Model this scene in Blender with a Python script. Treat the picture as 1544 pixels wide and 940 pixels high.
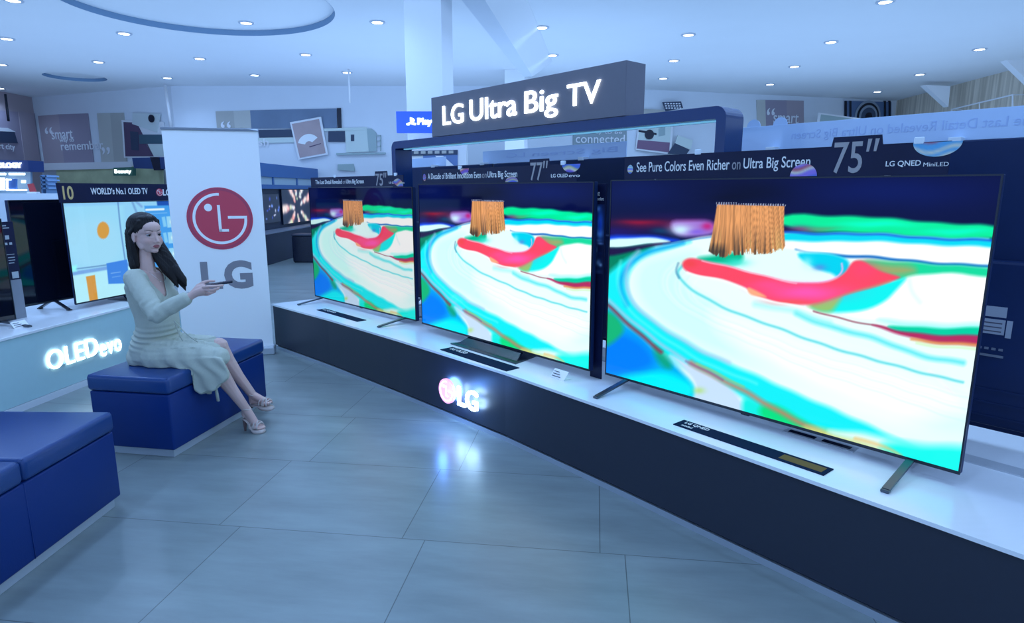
import bpy, bmesh, math, random
import numpy as np
from mathutils import Vector, Matrix, Euler, Quaternion
random.seed(4)
for _o in list(bpy.data.objects): bpy.data.objects.remove(_o)
scene = bpy.context.scene
C = scene.collection
PI = math.pi

# ---------------------------------------------------------------- camera, world, exposure
F, CX, CY, H = 945.0, 772.0, 470.0, 1.5
PITCH = math.atan(183 / F)
cam = bpy.data.cameras.new('camera'); cam.sensor_width = 36; cam.lens = 36 * F / 1544
cam.clip_start = 0.05; cam.clip_end = 200
cam_o = bpy.data.objects.new('camera', cam); C.objects.link(cam_o)
cam_o.location = (0, 0, H); cam_o.rotation_euler = (PI / 2 - PITCH, 0, 0)
scene.camera = cam_o
scene.view_settings.view_transform = 'Standard'
scene.view_settings.look = 'None'
scene.view_settings.exposure = 0.0
scene.view_settings.gamma = 1
scene.view_settings.use_curve_mapping = False
LIGHT = (0.365, 0.59, 1.0)
WORLD_STRENGTH = 1.45
LAMP_W = 22
world = bpy.data.worlds.new('world'); scene.world = world; world.use_nodes = True
bg = world.node_tree.nodes['Background']
bg.inputs[0].default_value = (*LIGHT, 1); bg.inputs[1].default_value = WORLD_STRENGTH

# added fill: broad area lights without fixtures, put in to brighten the ceiling
CEIL_FILL_W = 205
for _x, _y, _z, _t, _sx, _sy, _k in [(-4.5, 4.5, 2.75, 32, 6, 3, .9), (4.5, 4.5, 2.75, 32, 6, 3, .9), (-9.0, 12.5, 2.1, 0, 7, 7, .55), (-1.0, 13.0, 2.1, 0, 8, 6, .75), (7.0, 12.8, 2.1, 0, 7, 7, .55)]:
    _l = bpy.data.lights.new('ceiling_fill', 'AREA'); _l.shape = 'RECTANGLE'; _l.size = _sx; _l.size_y = _sy; _l.energy = CEIL_FILL_W * _k; _l.color = LIGHT
    _o = bpy.data.objects.new('ceiling_fill', _l); C.objects.link(_o); _o.location = (_x, _y, _z); _o.rotation_euler = (PI - math.radians(_t), 0, 0)

# ---------------------------------------------------------------- measuring helpers
SP, CP = math.sin(PITCH), math.cos(PITCH)
def ray(x, y):
    u = (x - CX) / F; v = (CY - y) / F
    return Vector((u, CP + v * SP, v * CP - SP))
def on_z(x, y, z):
    r = ray(x, y); return Vector((0, 0, H)) + r * ((z - H) / r.z)
def on_y(x, y, Y):
    r = ray(x, y); return Vector((0, 0, H)) + r * (Y / r.y)
def on_plane(x, y, p, n):
    r = ray(x, y); o = Vector((0, 0, H)); n = Vector(n)
    return o + r * ((Vector(p) - o).dot(n) / r.dot(n))
def project(P):
    x, y, z = P[..., 0], P[..., 1], P[..., 2] - H
    d = y * CP - z * SP; v = y * SP + z * CP
    return CX + F * x / d, CY - F * v / d

# ---------------------------------------------------------------- materials
def s2l(c):
    return tuple(((v / 255) / 12.92 if v / 255 <= 0.04045 else ((v / 255 + 0.055) / 1.055) ** 2.4) for v in c)
MATS = {}
def mat(name, col, rough=0.5, metal=0.0, spec=0.5, emit=None, estr=0.0, coat=0.0, noise=None, bump=None, alpha=None, trans=None):
    if name in MATS: return MATS[name]
    m = bpy.data.materials.new(name); m.use_nodes = True
    nt = m.node_tree; b = nt.nodes['Principled BSDF']
    b.inputs['Base Color'].default_value = (*col, 1)
    b.inputs['Roughness'].default_value = rough
    b.inputs['Metallic'].default_value = metal
    b.inputs['Specular IOR Level'].default_value = spec
    if emit: b.inputs['Emission Color'].default_value = (*emit, 1); b.inputs['Emission Strength'].default_value = estr
    if coat: b.inputs['Coat Weight'].default_value = coat; b.inputs['Coat Roughness'].default_value = 0.06
    if alpha is not None: b.inputs['Alpha'].default_value = alpha
    if trans: b.inputs['Transmission Weight'].default_value = trans
    if noise or bump:
        tc = nt.nodes.new('ShaderNodeTexCoord'); mp = nt.nodes.new('ShaderNodeMapping')
        nt.links.new(tc.outputs['Object'], mp.inputs[0])
    if noise:
        sc, amt, stretch = noise
        mp.inputs['Scale'].default_value = stretch
        n = nt.nodes.new('ShaderNodeTexNoise'); n.inputs['Scale'].default_value = sc; n.inputs['Detail'].default_value = 6
        nt.links.new(mp.outputs[0], n.inputs[0])
        mx = nt.nodes.new('ShaderNodeMix'); mx.data_type = 'RGBA'
        mx.inputs[6].default_value = (*[c * (1 - amt) for c in col], 1); mx.inputs[7].default_value = (*[min(1, c * (1 + amt)) for c in col], 1)
        nt.links.new(n.outputs[0], mx.inputs[0]); nt.links.new(mx.outputs[2], b.inputs['Base Color'])
    if bump:
        sc, st = bump
        n2 = nt.nodes.new('ShaderNodeTexNoise'); n2.inputs['Scale'].default_value = sc; n2.inputs['Detail'].default_value = 4
        nt.links.new(tc.outputs['Object'], n2.inputs[0])
        bp = nt.nodes.new('ShaderNodeBump'); bp.inputs['Strength'].default_value = st; bp.inputs['Distance'].default_value = 0.01
        nt.links.new(n2.outputs[0], bp.inputs['Height']); nt.links.new(bp.outputs[0], b.inputs['Normal'])
    MATS[name] = m; return m
def mat_vcol(name, rough=0.6, emit=0.0, spec=0.5, bump=None):
    """surface whose colour comes from the mesh's own colour attribute (a screen picture, skin, a print)"""
    if name in MATS: return MATS[name]
    m = bpy.data.materials.new(name); m.use_nodes = True
    nt = m.node_tree; b = nt.nodes['Principled BSDF']
    a = nt.nodes.new('ShaderNodeAttribute'); a.attribute_name = 'Col'
    b.inputs['Roughness'].default_value = rough; b.inputs['Specular IOR Level'].default_value = spec
    if emit:
        b.inputs['Base Color'].default_value = (0.004, 0.004, 0.006, 1)
        nt.links.new(a.outputs['Color'], b.inputs['Emission Color']); b.inputs['Emission Strength'].default_value = emit
    else:
        nt.links.new(a.outputs['Color'], b.inputs['Base Color'])
    MATS[name] = m; return m

# ---------------------------------------------------------------- mesh helpers
def new_obj(name, me, m=None, parent=None):
    o = bpy.data.objects.new(name, me); C.objects.link(o)
    if m and me is not None:
        me.materials.clear(); me.materials.append(m)
    if parent: o.parent = parent
    return o
def bm_obj(name, bm, m, parent=None, smooth=False):
    me = bpy.data.meshes.new(name); bmesh.ops.recalc_face_normals(bm, faces=bm.faces); bm.to_mesh(me); bm.free()
    if smooth:
        for p in me.polygons: p.use_smooth = True
    return new_obj(name, me, m, parent)
def tag(o, label, cat, group=None, kind=None):
    if label: o['label'] = label
    if cat: o['category'] = cat
    if group: o['group'] = group
    if kind: o['kind'] = kind
    return o
def struct(o): o['kind'] = 'structure'; return o
def empty(name, loc=(0, 0, 0), rz=0.0, label=None, cat=None, group=None):
    o = bpy.data.objects.new(name, None); C.objects.link(o); o.empty_display_size = 0.1
    o.location = loc; o.rotation_euler = (0, 0, rz)
    return tag(o, label, cat, group)
def copy_tree(o, parent=None):
    c = o.copy(); C.objects.link(c); c.parent = parent
    for ch in list(o.children): copy_tree(ch, c)
    return c
def add_box(bm, x0, x1, y0, y1, z0, z1, bev=0.0, seg=2):
    vs = [bm.verts.new(p) for p in [(x0,y0,z0),(x1,y0,z0),(x1,y1,z0),(x0,y1,z0),(x0,y0,z1),(x1,y0,z1),(x1,y1,z1),(x0,y1,z1)]]
    fs = [bm.faces.new([vs[i] for i in f]) for f in [(0,3,2,1),(4,5,6,7),(0,1,5,4),(1,2,6,5),(2,3,7,6),(3,0,4,7)]]
    if bev:
        es = list({e for f in fs for e in f.edges})
        bmesh.ops.bevel(bm, geom=es, offset=bev, segments=seg, affect='EDGES', profile=0.5)
    return bm
def box(name, x0, x1, y0, y1, z0, z1, m, parent=None, bev=0.0, seg=2):
    bm = bmesh.new(); add_box(bm, x0, x1, y0, y1, z0, z1, bev, seg)
    return bm_obj(name, bm, m, parent)
def add_prism(bm, pts, vec):
    """closed polygon pts swept along vec"""
    vec = Vector(vec)
    a = [bm.verts.new(p) for p in pts]; b = [bm.verts.new(Vector(p) + vec) for p in pts]
    bm.faces.new(a[::-1]); bm.faces.new(b)
    n = len(pts)
    for i in range(n): bm.faces.new([a[i], a[(i+1) % n], b[(i+1) % n], b[i]])
    return bm
def prism(name, pts, vec, m, parent=None):
    bm = bmesh.new(); add_prism(bm, pts, vec); return bm_obj(name, bm, m, parent)
def add_cyl(bm, p0, p1, r0, r1=None, n=24, cap=True):
    r1 = r0 if r1 is None else r1
    p0, p1 = Vector(p0), Vector(p1); ax = (p1 - p0).normalized()
    u = ax.orthogonal().normalized(); w = ax.cross(u)
    A = [bm.verts.new(p0 + (u * math.cos(t) + w * math.sin(t)) * r0) for t in [2*PI*i/n for i in range(n)]]
    B = [bm.verts.new(p1 + (u * math.cos(t) + w * math.sin(t)) * r1) for t in [2*PI*i/n for i in range(n)]]
    for i in range(n): bm.faces.new([A[i], A[(i+1) % n], B[(i+1) % n], B[i]])
    if cap: bm.faces.new(A[::-1]); bm.faces.new(B)
    return bm
def cyl(name, p0, p1, r0, m, parent=None, r1=None, n=24):
    bm = bmesh.new(); add_cyl(bm, p0, p1, r0, r1, n); return bm_obj(name, bm, m, parent)
def add_tube(bm, pts, rad, n=10, flat=1.0, upv=None):
    """tube along points, rad scalar or list"""
    pts = [Vector(p) for p in pts]; rings = []
    for i, p in enumerate(pts):
        d = (pts[min(i+1, len(pts)-1)] - pts[max(i-1, 0)]).normalized()
        if upv is None:
            if i == 0: u = d.orthogonal().normalized()
            else: u = (u - d * u.dot(d)).normalized()
        else: u = (Vector(upv) - d * Vector(upv).dot(d)).normalized()
        w = d.cross(u); r = rad[i] if isinstance(rad, (list, tuple)) else rad
        rings.append([bm.verts.new(p + (u * math.cos(t) * flat + w * math.sin(t)) * r) for t in [2*PI*k/n for k in range(n)]])
    for a, b in zip(rings, rings[1:]):
        for k in range(n): bm.faces.new([a[k], a[(k+1) % n], b[(k+1) % n], b[k]])
    bm.faces.new(rings[0][::-1]); bm.faces.new(rings[-1])
    return bm
def tube(name, pts, rad, m, parent=None, n=10, **k):
    bm = bmesh.new(); add_tube(bm, pts, rad, n, **k); return bm_obj(name, bm, m, parent, smooth=True)
def text_mesh(s, extrude=0.002, bold=0.0, space=1.0, shear=0.0, res=4):
    cu = bpy.data.curves.new('lettering', 'FONT'); cu.body = s; cu.size = 1; cu.extrude = 0; cu.offset = bold
    cu.resolution_u = res; cu.space_character = space; cu.shear = shear
    cu.extrude = 0.05
    to = bpy.data.objects.new('lettering', cu); C.objects.link(to)
    bpy.context.view_layer.update()
    dg = bpy.context.evaluated_depsgraph_get()
    me = bpy.data.meshes.new_from_object(to.evaluated_get(dg))
    bpy.data.objects.remove(to)
    co = np.zeros(len(me.vertices) * 3, 'f'); me.vertices.foreach_get('co', co); co = co.reshape(-1, 3)
    return me, co
def text(name, s, x0, x1, z0, z1, y, m, parent, depth=0.002, bold=0.0, slant=0.0, mirror=False, space=1.0):
    """lettering filling the box x0..x1, z0..z1 on the plane y, standing out towards -y"""
    me, co = text_mesh(s, bold=bold, space=space)
    mn, mx = co.min(0), co.max(0)
    X = (co[:, 0] - mn[0]) / (mx[0] - mn[0]); Z = (co[:, 1] - mn[1]) / (mx[1] - mn[1]); D = (co[:, 2] - mn[2]) / (mx[2] - mn[2])
    if mirror: X = 1 - X
    out = np.stack([x0 + X * (x1 - x0), y - D * depth, z0 + Z * (z1 - z0) + X * slant], 1)
    me.vertices.foreach_set('co', out.astype('f').ravel()); me.update()
    if mirror: me.flip_normals()
    return new_obj(name, me, m, parent)
def face_frame(BL, BR):
    """origin at BL, +x along BL->BR, -y towards the viewer"""
    d = (BR - BL); d.z = 0
    return math.atan2(d.y, d.x), d.length

# ---------------------------------------------------------------- painting of pictures onto grids
def chaikin(p, k=2):
    p = np.array(p, float)
    for _ in range(k):
        q = np.roll(p, -1, 0); p = np.stack([.75*p + .25*q, .25*p + .75*q], 1).reshape(-1, 2)
    return p
def poly_sd(X, Y, p):
    """signed distance to a closed polygon, negative inside"""
    q = np.roll(p, -1, 0); best = np.full(X.shape, 1e9); ins = np.zeros(X.shape, bool)
    for (ax, ay), (bx, by) in zip(p, q):
        dx, dy = bx - ax, by - ay; L = dx*dx + dy*dy + 1e-9
        t = np.clip(((X - ax)*dx + (Y - ay)*dy) / L, 0, 1)
        best = np.minimum(best, (X - ax - t*dx)**2 + (Y - ay - t*dy)**2)
        c = (ay > Y) != (by > Y)
        if abs(dy) > 1e-9: ins ^= c & (X < (Y - ay) * dx / dy + ax)
    return np.where(ins, -1, 1) * np.sqrt(best)
def line_d(X, Y, p):
    best = np.full(X.shape, 1e9)
    for (ax, ay), (bx, by) in zip(p[:-1], p[1:]):
        dx, dy = bx - ax, by - ay; L = dx*dx + dy*dy + 1e-9
        t = np.clip(((X - ax)*dx + (Y - ay)*dy) / L, 0, 1)
        best = np.minimum(best, (X - ax - t*dx)**2 + (Y - ay - t*dy)**2)
    return np.sqrt(best)
def smooth_open(p, k=2):
    p = np.array(p, float)
    for _ in range(k):
        a, b = p[:-1], p[1:]
        m = np.stack([.75*a + .25*b, .25*a + .75*b], 1).reshape(-1, 2)
        p = np.concatenate([p[:1], m, p[-1:]])
    return p
class Canvas:
    def __init__(s, X, Y, base): s.X, s.Y = X, Y; s.c = np.zeros(X.shape + (3,)); s.c[:] = np.array(base, float)
    def _mix(s, sl, a, col):
        a = a[..., None]; s.c[sl] = s.c[sl] * (1 - a) + np.array(col, float) * a
    def poly(s, pts, col, soft=1.5, op=1.0, sm=2):
        p = chaikin(pts, sm) if sm else np.array(pts, float)
        lo, hi = p.min(0) - 3*soft, p.max(0) + 3*soft
        w = np.where((s.X > lo[0]) & (s.X < hi[0]) & (s.Y > lo[1]) & (s.Y < hi[1]))
        if not len(w[0]): return
        d = poly_sd(s.X[w], s.Y[w], p)
        s._mix(w, np.clip(0.5 - d / (2*soft), 0, 1) * op, col)
    def line(s, pts, col, w=2.0, soft=1.5, op=1.0):
        p = smooth_open(pts)
        lo, hi = p.min(0) - w - 3*soft, p.max(0) + w + 3*soft
        k = np.where((s.X > lo[0]) & (s.X < hi[0]) & (s.Y > lo[1]) & (s.Y < hi[1]))
        if not len(k[0]): return
        d = line_d(s.X[k], s.Y[k], p) - w / 2
        s._mix(k, np.clip(0.5 - d / (2*soft), 0, 1) * op, col)
    def blob(s, x, y, rx, ry, col, op=1.0, rot=0.0):
        c_, s_ = math.cos(rot), math.sin(rot)
        u = ((s.X-x)*c_ + (s.Y-y)*s_) / rx; v = (-(s.X-x)*s_ + (s.Y-y)*c_) / ry
        s._mix(slice(None), np.exp(-(u*u + v*v)) * op, col)
def linear(c):
    c = np.clip(c, 0, 255) / 255
    return np.where(c <= 0.04045, c / 12.92, ((c + 0.055) / 1.055) ** 2.4)
def grid_mesh(name, nx, nz, w, h, cols):
    """upright grid in the xz plane, w x h, cols shaped (nz, nx, 3) in sRGB 0..255 with row 0 at the bottom"""
    gx, gz = np.meshgrid(np.linspace(0, w, nx), np.linspace(0, h, nz))
    co = np.stack([gx, np.zeros_like(gx), gz], -1).reshape(-1, 3)
    i = np.arange(nx*nz).reshape(nz, nx)
    f = np.stack([i[:-1, :-1], i[:-1, 1:], i[1:, 1:], i[1:, :-1]], -1).reshape(-1, 4)
    me = bpy.data.meshes.new(name); me.vertices.add(len(co)); me.vertices.foreach_set('co', co.ravel())
    me.loops.add(f.size); me.loops.foreach_set('vertex_index', f.ravel())
    me.polygons.add(len(f)); me.polygons.foreach_set('loop_start', np.arange(0, f.size, 4)); me.polygons.foreach_set('loop_total', np.full(len(f), 4))
    me.update(); me.validate()
    a = me.color_attributes.new('Col', 'FLOAT_COLOR', 'POINT')
    rgba = np.ones((len(co), 4)); rgba[:, :3] = linear(cols).reshape(-1, 3)
    a.data.foreach_set('color', rgba.ravel())
    return me

# ---------------------------------------------------------------- palette
M_CEIL = mat('ceiling_paint', (0.86, 0.88, 0.9), 0.85, noise=(1.2, 0.02, (1, 1, 1)))
M_WALL = mat('wall_paint', (0.74, 0.78, 0.84), 0.8, noise=(2, 0.03, (1, 1, 1)))
M_WHITE = mat('white_laminate', (0.86, 0.88, 0.92), 0.18, noise=(6, 0.02, (1, 8, 1)))
M_WHITE_MATT = mat('white_matt', (0.85, 0.86, 0.88), 0.6)
M_BLACK = mat('black_plastic', (0.006, 0.010, 0.028), 0.25, noise=(30, 0.1, (1, 1, 1)))
M_DARKBACK = mat('dark_television_back', (0.005, 0.020, 0.085), 0.5, spec=0.3, noise=(9, 0.12, (1, 1, 1)))
M_BEZEL = mat('bezel_metal', (0.03, 0.035, 0.05), 0.3, 0.6)
M_STEEL = mat('dark_steel', (0.10, 0.12, 0.15), 0.35, 0.8)
M_BOARD = mat('board_print', (0.006, 0.010, 0.045), 0.4, spec=0.25, noise=(5, 0.3, (1, 1, 1)))
M_LETTER = mat('white_print', (0.85, 0.85, 0.85), 0.5)
M_LETTER_G = mat('grey_print', (0.36, 0.34, 0.36), 0.5)
M_LIT = mat('lit_letter', (0.9, 0.9, 0.9), 0.4, emit=(0.85, 0.95, 1.0), estr=3.2)
M_LAMP = mat('lamp_glow', (1, 1, 1), 0.4, emit=(0.8, 0.92, 1.0), estr=7.0)
M_RIM = mat('lamp_rim', (0.55, 0.6, 0.68), 0.4)

# ---------------------------------------------------------------- the setting
floor_pts = [(-16, -5), (13, -5), (13, 22), (-16, 22)]
FM = bpy.data.materials.new('stone_tile_floor'); FM.use_nodes = True
nt = FM.node_tree; b = nt.nodes['Principled BSDF']; L = nt.links.new
g = nt.nodes.new('ShaderNodeTexCoord'); sub = nt.nodes.new('ShaderNodeVectorMath'); sub.operation = 'SUBTRACT'
sub.inputs[1].default_value = (-0.38, 2.495, 0)
mp = nt.nodes.new('ShaderNodeMapping'); mp.inputs['Rotation'].default_value = (0, 0, math.radians(7.5))
L(g.outputs['Object'], sub.inputs[0]); L(sub.outputs[0], mp.inputs[0])
br = nt.nodes.new('ShaderNodeTexBrick'); br.inputs['Scale'].default_value = 1
br.inputs['Brick Width'].default_value = 0.86; br.inputs['Row Height'].default_value = 0.70; br.inputs['Mortar Size'].default_value = 0.0022
br.inputs['Mortar Smooth'].default_value = 0.2; br.offset = 0.12
br.inputs['Color1'].default_value = (0.22, 0.265, 0.27, 1); br.inputs['Color2'].default_value = (0.245, 0.29, 0.29, 1); br.inputs['Mortar'].default_value = (0.09, 0.105, 0.11, 1)
L(mp.outputs[0], br.inputs[0])
m2 = nt.nodes.new('ShaderNodeMapping'); m2.inputs['Scale'].default_value = (0.7, 3.0, 1); L(mp.outputs[0], m2.inputs[0])
no = nt.nodes.new('ShaderNodeTexNoise'); no.inputs['Scale'].default_value = 2.2; no.inputs['Detail'].default_value = 9; no.inputs['Roughness'].default_value = 0.6
L(m2.outputs[0], no.inputs[0])
cr = nt.nodes.new('ShaderNodeMapRange'); cr.inputs[1].default_value = 0.3; cr.inputs[2].default_value = 0.7; cr.inputs[3].default_value = 0.78; cr.inputs[4].default_value = 1.12
L(no.outputs[0], cr.inputs[0])
mx = nt.nodes.new('ShaderNodeMix'); mx.data_type = 'RGBA'; mx.blend_type = 'MULTIPLY'; mx.inputs[0].default_value = 1
L(br.outputs[0], mx.inputs[6]); L(cr.outputs[0], mx.inputs[7]); L(mx.outputs[2], b.inputs['Base Color'])
rr = nt.nodes.new('ShaderNodeMapRange'); rr.inputs[1].default_value = 0.3; rr.inputs[2].default_value = 0.7; rr.inputs[3].default_value = 0.29; rr.inputs[4].default_value = 0.33
L(no.outputs[0], rr.inputs[0]); L(rr.outputs[0], b.inputs['Roughness'])
b.inputs['Specular IOR Level'].default_value = 0.55
bm = bmesh.new(); add_prism(bm, [(x, y, -0.1) for x, y in floor_pts], (0, 0, 0.1)); struct(bm_obj('floor', bm, FM))

# ceiling with two round trays cut up into it
ZC = 4.2
TRAYS = [(-4.62, 9.97, 1.93, 0.10), (-10.62, 16.05, 0.66, 0.08)]
bm = bmesh.new()
def loop(pts):
    vs = [bm.verts.new(p) for p in pts]; return [bm.edges.new((vs[i], vs[(i+1) % len(vs)])) for i in range(len(vs))], vs
es, _ = loop([(-14.6, -5, ZC), (13, -5, ZC), (13, 21.2, ZC), (-14.6, 21.2, ZC)])
allE = list(es); rings = []
for (x, y, r, h) in TRAYS:
    e, v = loop([(x + r*math.cos(2*PI*k/96), y + r*math.sin(2*PI*k/96), ZC) for k in range(96)]); allE += e; rings.append((v, h))
bmesh.ops.triangle_fill(bm, edges=allE, use_beauty=True)
for v, h in rings:
    up = [bm.verts.new(q.co + Vector((0, 0, h))) for q in v]
    n = len(v)
    for k in range(n): bm.faces.new([v[k], v[(k+1) % n], up[(k+1) % n], up[k]])
    bm.faces.new(up)
struct(bm_obj('ceiling', bm, M_CEIL))
# the dark blue trim lining each tray rim
M_TRAY_TRIM = mat('tray_trim', (0.17, 0.28, 0.42), 0.6)
for i, (x, y, r, h) in enumerate(TRAYS):
    bm = bmesh.new(); n = 96
    A = [[bm.verts.new((x + rr_*math.cos(2*PI*k/n), y + rr_*math.sin(2*PI*k/n), z)) for k in range(n)] for rr_, z in ((r-0.002, ZC+0.002), (r-0.002, ZC+h-0.004), (r-0.006, ZC+h-0.004), (r-0.006, ZC+0.002))]
    for a in range(4):
        for k in range(n): bm.faces.new([A[a][k], A[a][(k+1) % n], A[(a+1) % 4][(k+1) % n], A[(a+1) % 4][k]])
    struct(bm_obj('trim_%d' % (i+1), bm, M_TRAY_TRIM))

WP = [(-14.2, 10.0), (-14.2, 19.4), (-9.0, 17.35), (0.1, 17.35), (3.5, 17.9), (11.8, 20.1), (11.0, 10.0)]
def wall(name, i, m, t=0.15, z0=0, z1=ZC):
    (ax, ay), (bx, by) = WP[i], WP[i+1]
    d = Vector((bx-ax, by-ay, 0)).normalized(); n = Vector((-d.y, d.x, 0))
    return struct(prism(name, [(ax, ay, z0), (bx, by, z0), (bx, by, z1), (ax, ay, z1)], n*t, m))
# wood grained cladding of the right hand wall
WM = bpy.data.materials.new('wood_cladding'); WM.use_nodes = True
nt = WM.node_tree; b = nt.nodes['Principled BSDF']; L = nt.links.new
g = nt.nodes.new('ShaderNodeTexCoord'); mp = nt.nodes.new('ShaderNodeMapping'); mp.inputs['Scale'].default_value = (9, 9, 0.35)
no = nt.nodes.new('ShaderNodeTexNoise'); no.inputs['Scale'].default_value = 1.3; no.inputs['Detail'].default_value = 7
rmp = nt.nodes.new('ShaderNodeValToRGB'); rmp.color_ramp.elements[0].position = 0.35; rmp.color_ramp.elements[1].position = 0.65
rmp.color_ramp.elements[0].color = (0.52, 0.44, 0.34, 1); rmp.color_ramp.elements[1].color = (0.78, 0.68, 0.55, 1)
L(g.outputs['Object'], mp.inputs[0]); L(mp.outputs[0], no.inputs[0]); L(no.outputs[0], rmp.inputs[0]); L(rmp.outputs[0], b.inputs['Base Color']); b.inputs['Roughness'].default_value = 0.6
wall('wall_left', 0, mat('mauve_wall', (0.42, 0.34, 0.36), 0.8, noise=(1, 0.08, (1, 1, 1))))
wall('wall_back_left', 1, M_WALL); wall('wall_back_centre', 2, M_WALL); wall('wall_back_middle', 3, M_WALL); wall('wall_back_right', 4, M_WALL)
wall('wall_right', 5, WM)

# two white columns reaching the ceiling
def column(name, cx, cy, s, rz, label):
    o = empty(name, (cx, cy, 0), rz, label, 'column')
    box('shaft', -s/2, s/2, -s/2, s/2, 0, ZC, M_WHITE_MATT, o, 0.01)
    box('skirting', -s/2-0.012, s/2+0.012, -s/2-0.012, s/2+0.012, 0, 0.12, M_WALL, o, 0.004)
    return o
p0 = on_y(608, 0, 9.0); p1 = on_y(664, 0, 9.0)
column('column', (p0.x+p1.x)/2 + 0.05, 9.28, 0.53, math.radians(-11), 'large white square column rising to the ceiling behind the blue sign')
column('column', 0.10, 15.2, 0.46, math.radians(-11), 'farther white column under the ceiling beam, partly hidden by the hanging sign box')
# ceiling beam running to the far column, its lit side slope and gussets
z = 3.9
a, b2, c2, d2 = on_z(690, 0, z), on_z(731, 0, z), on_z(776, 72, z), on_z(757, 72, z)
dirb = (c2 - b2).normalized()
bm = bmesh.new(); add_prism(bm, [a - dirb*3.5, b2 - dirb*3.5, c2 + dirb*2.8, d2 + dirb*2.8], (0, 0, ZC - z - 0.001)); struct(bm_obj('trim_3', bm, M_WALL))
bm = bmesh.new()
q0, q1 = b2 - dirb*3.5, c2 + dirb*2.8
add_prism(bm, [q0, q0 + Vector((0.42, 0, ZC-z-0.002)), q0 + Vector((0, 0, ZC-z-0.002))], q1 - q0); struct(bm_obj('trim_4', bm, M_WHITE_MATT))
def gusset(i, pts, depth): struct(prism('trim_%d' % i, pts, depth, M_WHITE_MATT))
gusset(5, [on_y(778, 60, 15.0), on_y(832, 52, 15.0), on_y(782, 98, 15.0)], (0, 0.12, 0))
P6 = [(11.45, 16.5, 3.2), (11.45, 16.5, ZC-0.01), (9.95, 16.7, ZC-0.01)]
gusset(6, [on_y(1394, 128, 16.6), on_y(1433, 130, 16.6), on_y(1430, 161, 16.6)], (0, 0.18, 0))
gusset(7, [on_y(1517, 90, 14.0), on_y(1560, 80, 14.0), on_y(1556, 128, 14.0)], (0, 0.18, 0))

# ---------------------------------------------------------------- ceiling downlights
lamp_px = [(20,0),(10,58),(2,97),(0,133),(187,50),(148,93),(371,34),(301,88),(252,117),(384,113),(461,82),(523,109),(569,33),(817,41),(833,83),(1016,91),(1038,52),(1000,118),(1161,127),(1253,63),(1198,100),(1335,2),(1477,74),(1387,112),(1323,138)]
lab = {0:'partly cut by the top left corner of the ceiling',1:'on the left edge, second from the top',2:'on the left edge, third from the top',3:'on the left edge just above the mauve wall',
 4:'left of the round ceiling tray',5:'above the small ceiling arc on the left',6:'inside the large round ceiling tray',7:'just beyond the round ceiling tray, left of centre',8:'far one above the top of the white banner, left',
 9:'far one above the striped wall panel left of the big column',10:'just beyond the round tray, towards the big column',11:'far one nearest the left side of the big column',12:'large one between round tray and big column',
 13:'large one right of the ceiling beam',14:'small one just above the lit sign, right of the beam',15:'right of the lit sign, middle of three in a column',16:'right of the lit sign, nearest of three in a column',17:'right of the lit sign, farthest of three in a column',
 18:'farthest one above the smart wall panel on the right',19:'large one right of centre on the ceiling',20:'middle one above the right wall panels',21:'cut by the top edge of the picture on the right',22:'large one nearest the wood clad wall',23:'middle one beside the wood clad wall gusset',24:'farthest one above the loudspeaker picture'}
def downlight(p, label):
    o = empty('downlight', p, 0, 'round white ceiling downlight, ' + label if label else None, 'ceiling light', 'round recessed downlights in the ceiling')
    bm = bmesh.new(); n = 28
    R = [[bm.verts.new((r*math.cos(2*PI*k/n), r*math.sin(2*PI*k/n), z)) for k in range(n)] for r, z in ((0.088, -0.002), (0.125, -0.004), (0.125, -0.016), (0.088, -0.016))]
    for a in range(4):
        for k in range(n): bm.faces.new([R[a][k], R[a][(k+1) % n], R[(a+1) % 4][(k+1) % n], R[(a+1) % 4][k]])
    bm_obj('rim', bm, M_RIM, o)
    cyl('diffuser', (0, 0, -0.014), (0, 0, -0.003), 0.087, M_LAMP, o, n=28)
    li = bpy.data.lights.new('lamp', 'SPOT'); li.energy = LAMP_W * 4; li.color = LIGHT; li.spot_size = math.radians(150); li.spot_blend = 0.8; li.shadow_soft_size = 0.09
    lo = bpy.data.objects.new('lamp', li); C.objects.link(lo); lo.location = (0, 0, -0.03); lo.parent = o
    return o
for i, q in enumerate(lamp_px):
    zz = ZC
    p = on_z(q[0], q[1], ZC)
    for (x, y, r, h) in TRAYS[:1]:
        if (p.x-x)**2 + (p.y-y)**2 < r*r: p = on_z(q[0], q[1], ZC + h)
    downlight(p, lab[i])
# the same rows carry on over the camera
for (x, y) in [(-7, 7.2), (-4.7, 7.3), (-2.2, 8.4), (-2.4, 6.0), (0.3, 8.8), (0.2, 6.2), (2.9, 9.2), (2.7, 6.8), (5.0, 7.2), (-4.9, 4.8), (-2.6, 3.6), (0.0, 3.6), (2.5, 4.2), (4.6, 4.4), (-2.7, 1.0), (0, 1.0), (2.4, 1.4), (-2.7, -1.5), (0, -1.5), (2.4, -1.4)]:
    li = bpy.data.lights.new('lamp', 'SPOT'); li.energy = LAMP_W * 4; li.color = LIGHT; li.spot_size = math.radians(150); li.spot_blend = 0.8; li.shadow_soft_size = 0.09
    lo = bpy.data.objects.new('lamp', li); C.objects.link(lo); lo.location = (x, y, ZC-0.03)

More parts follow.
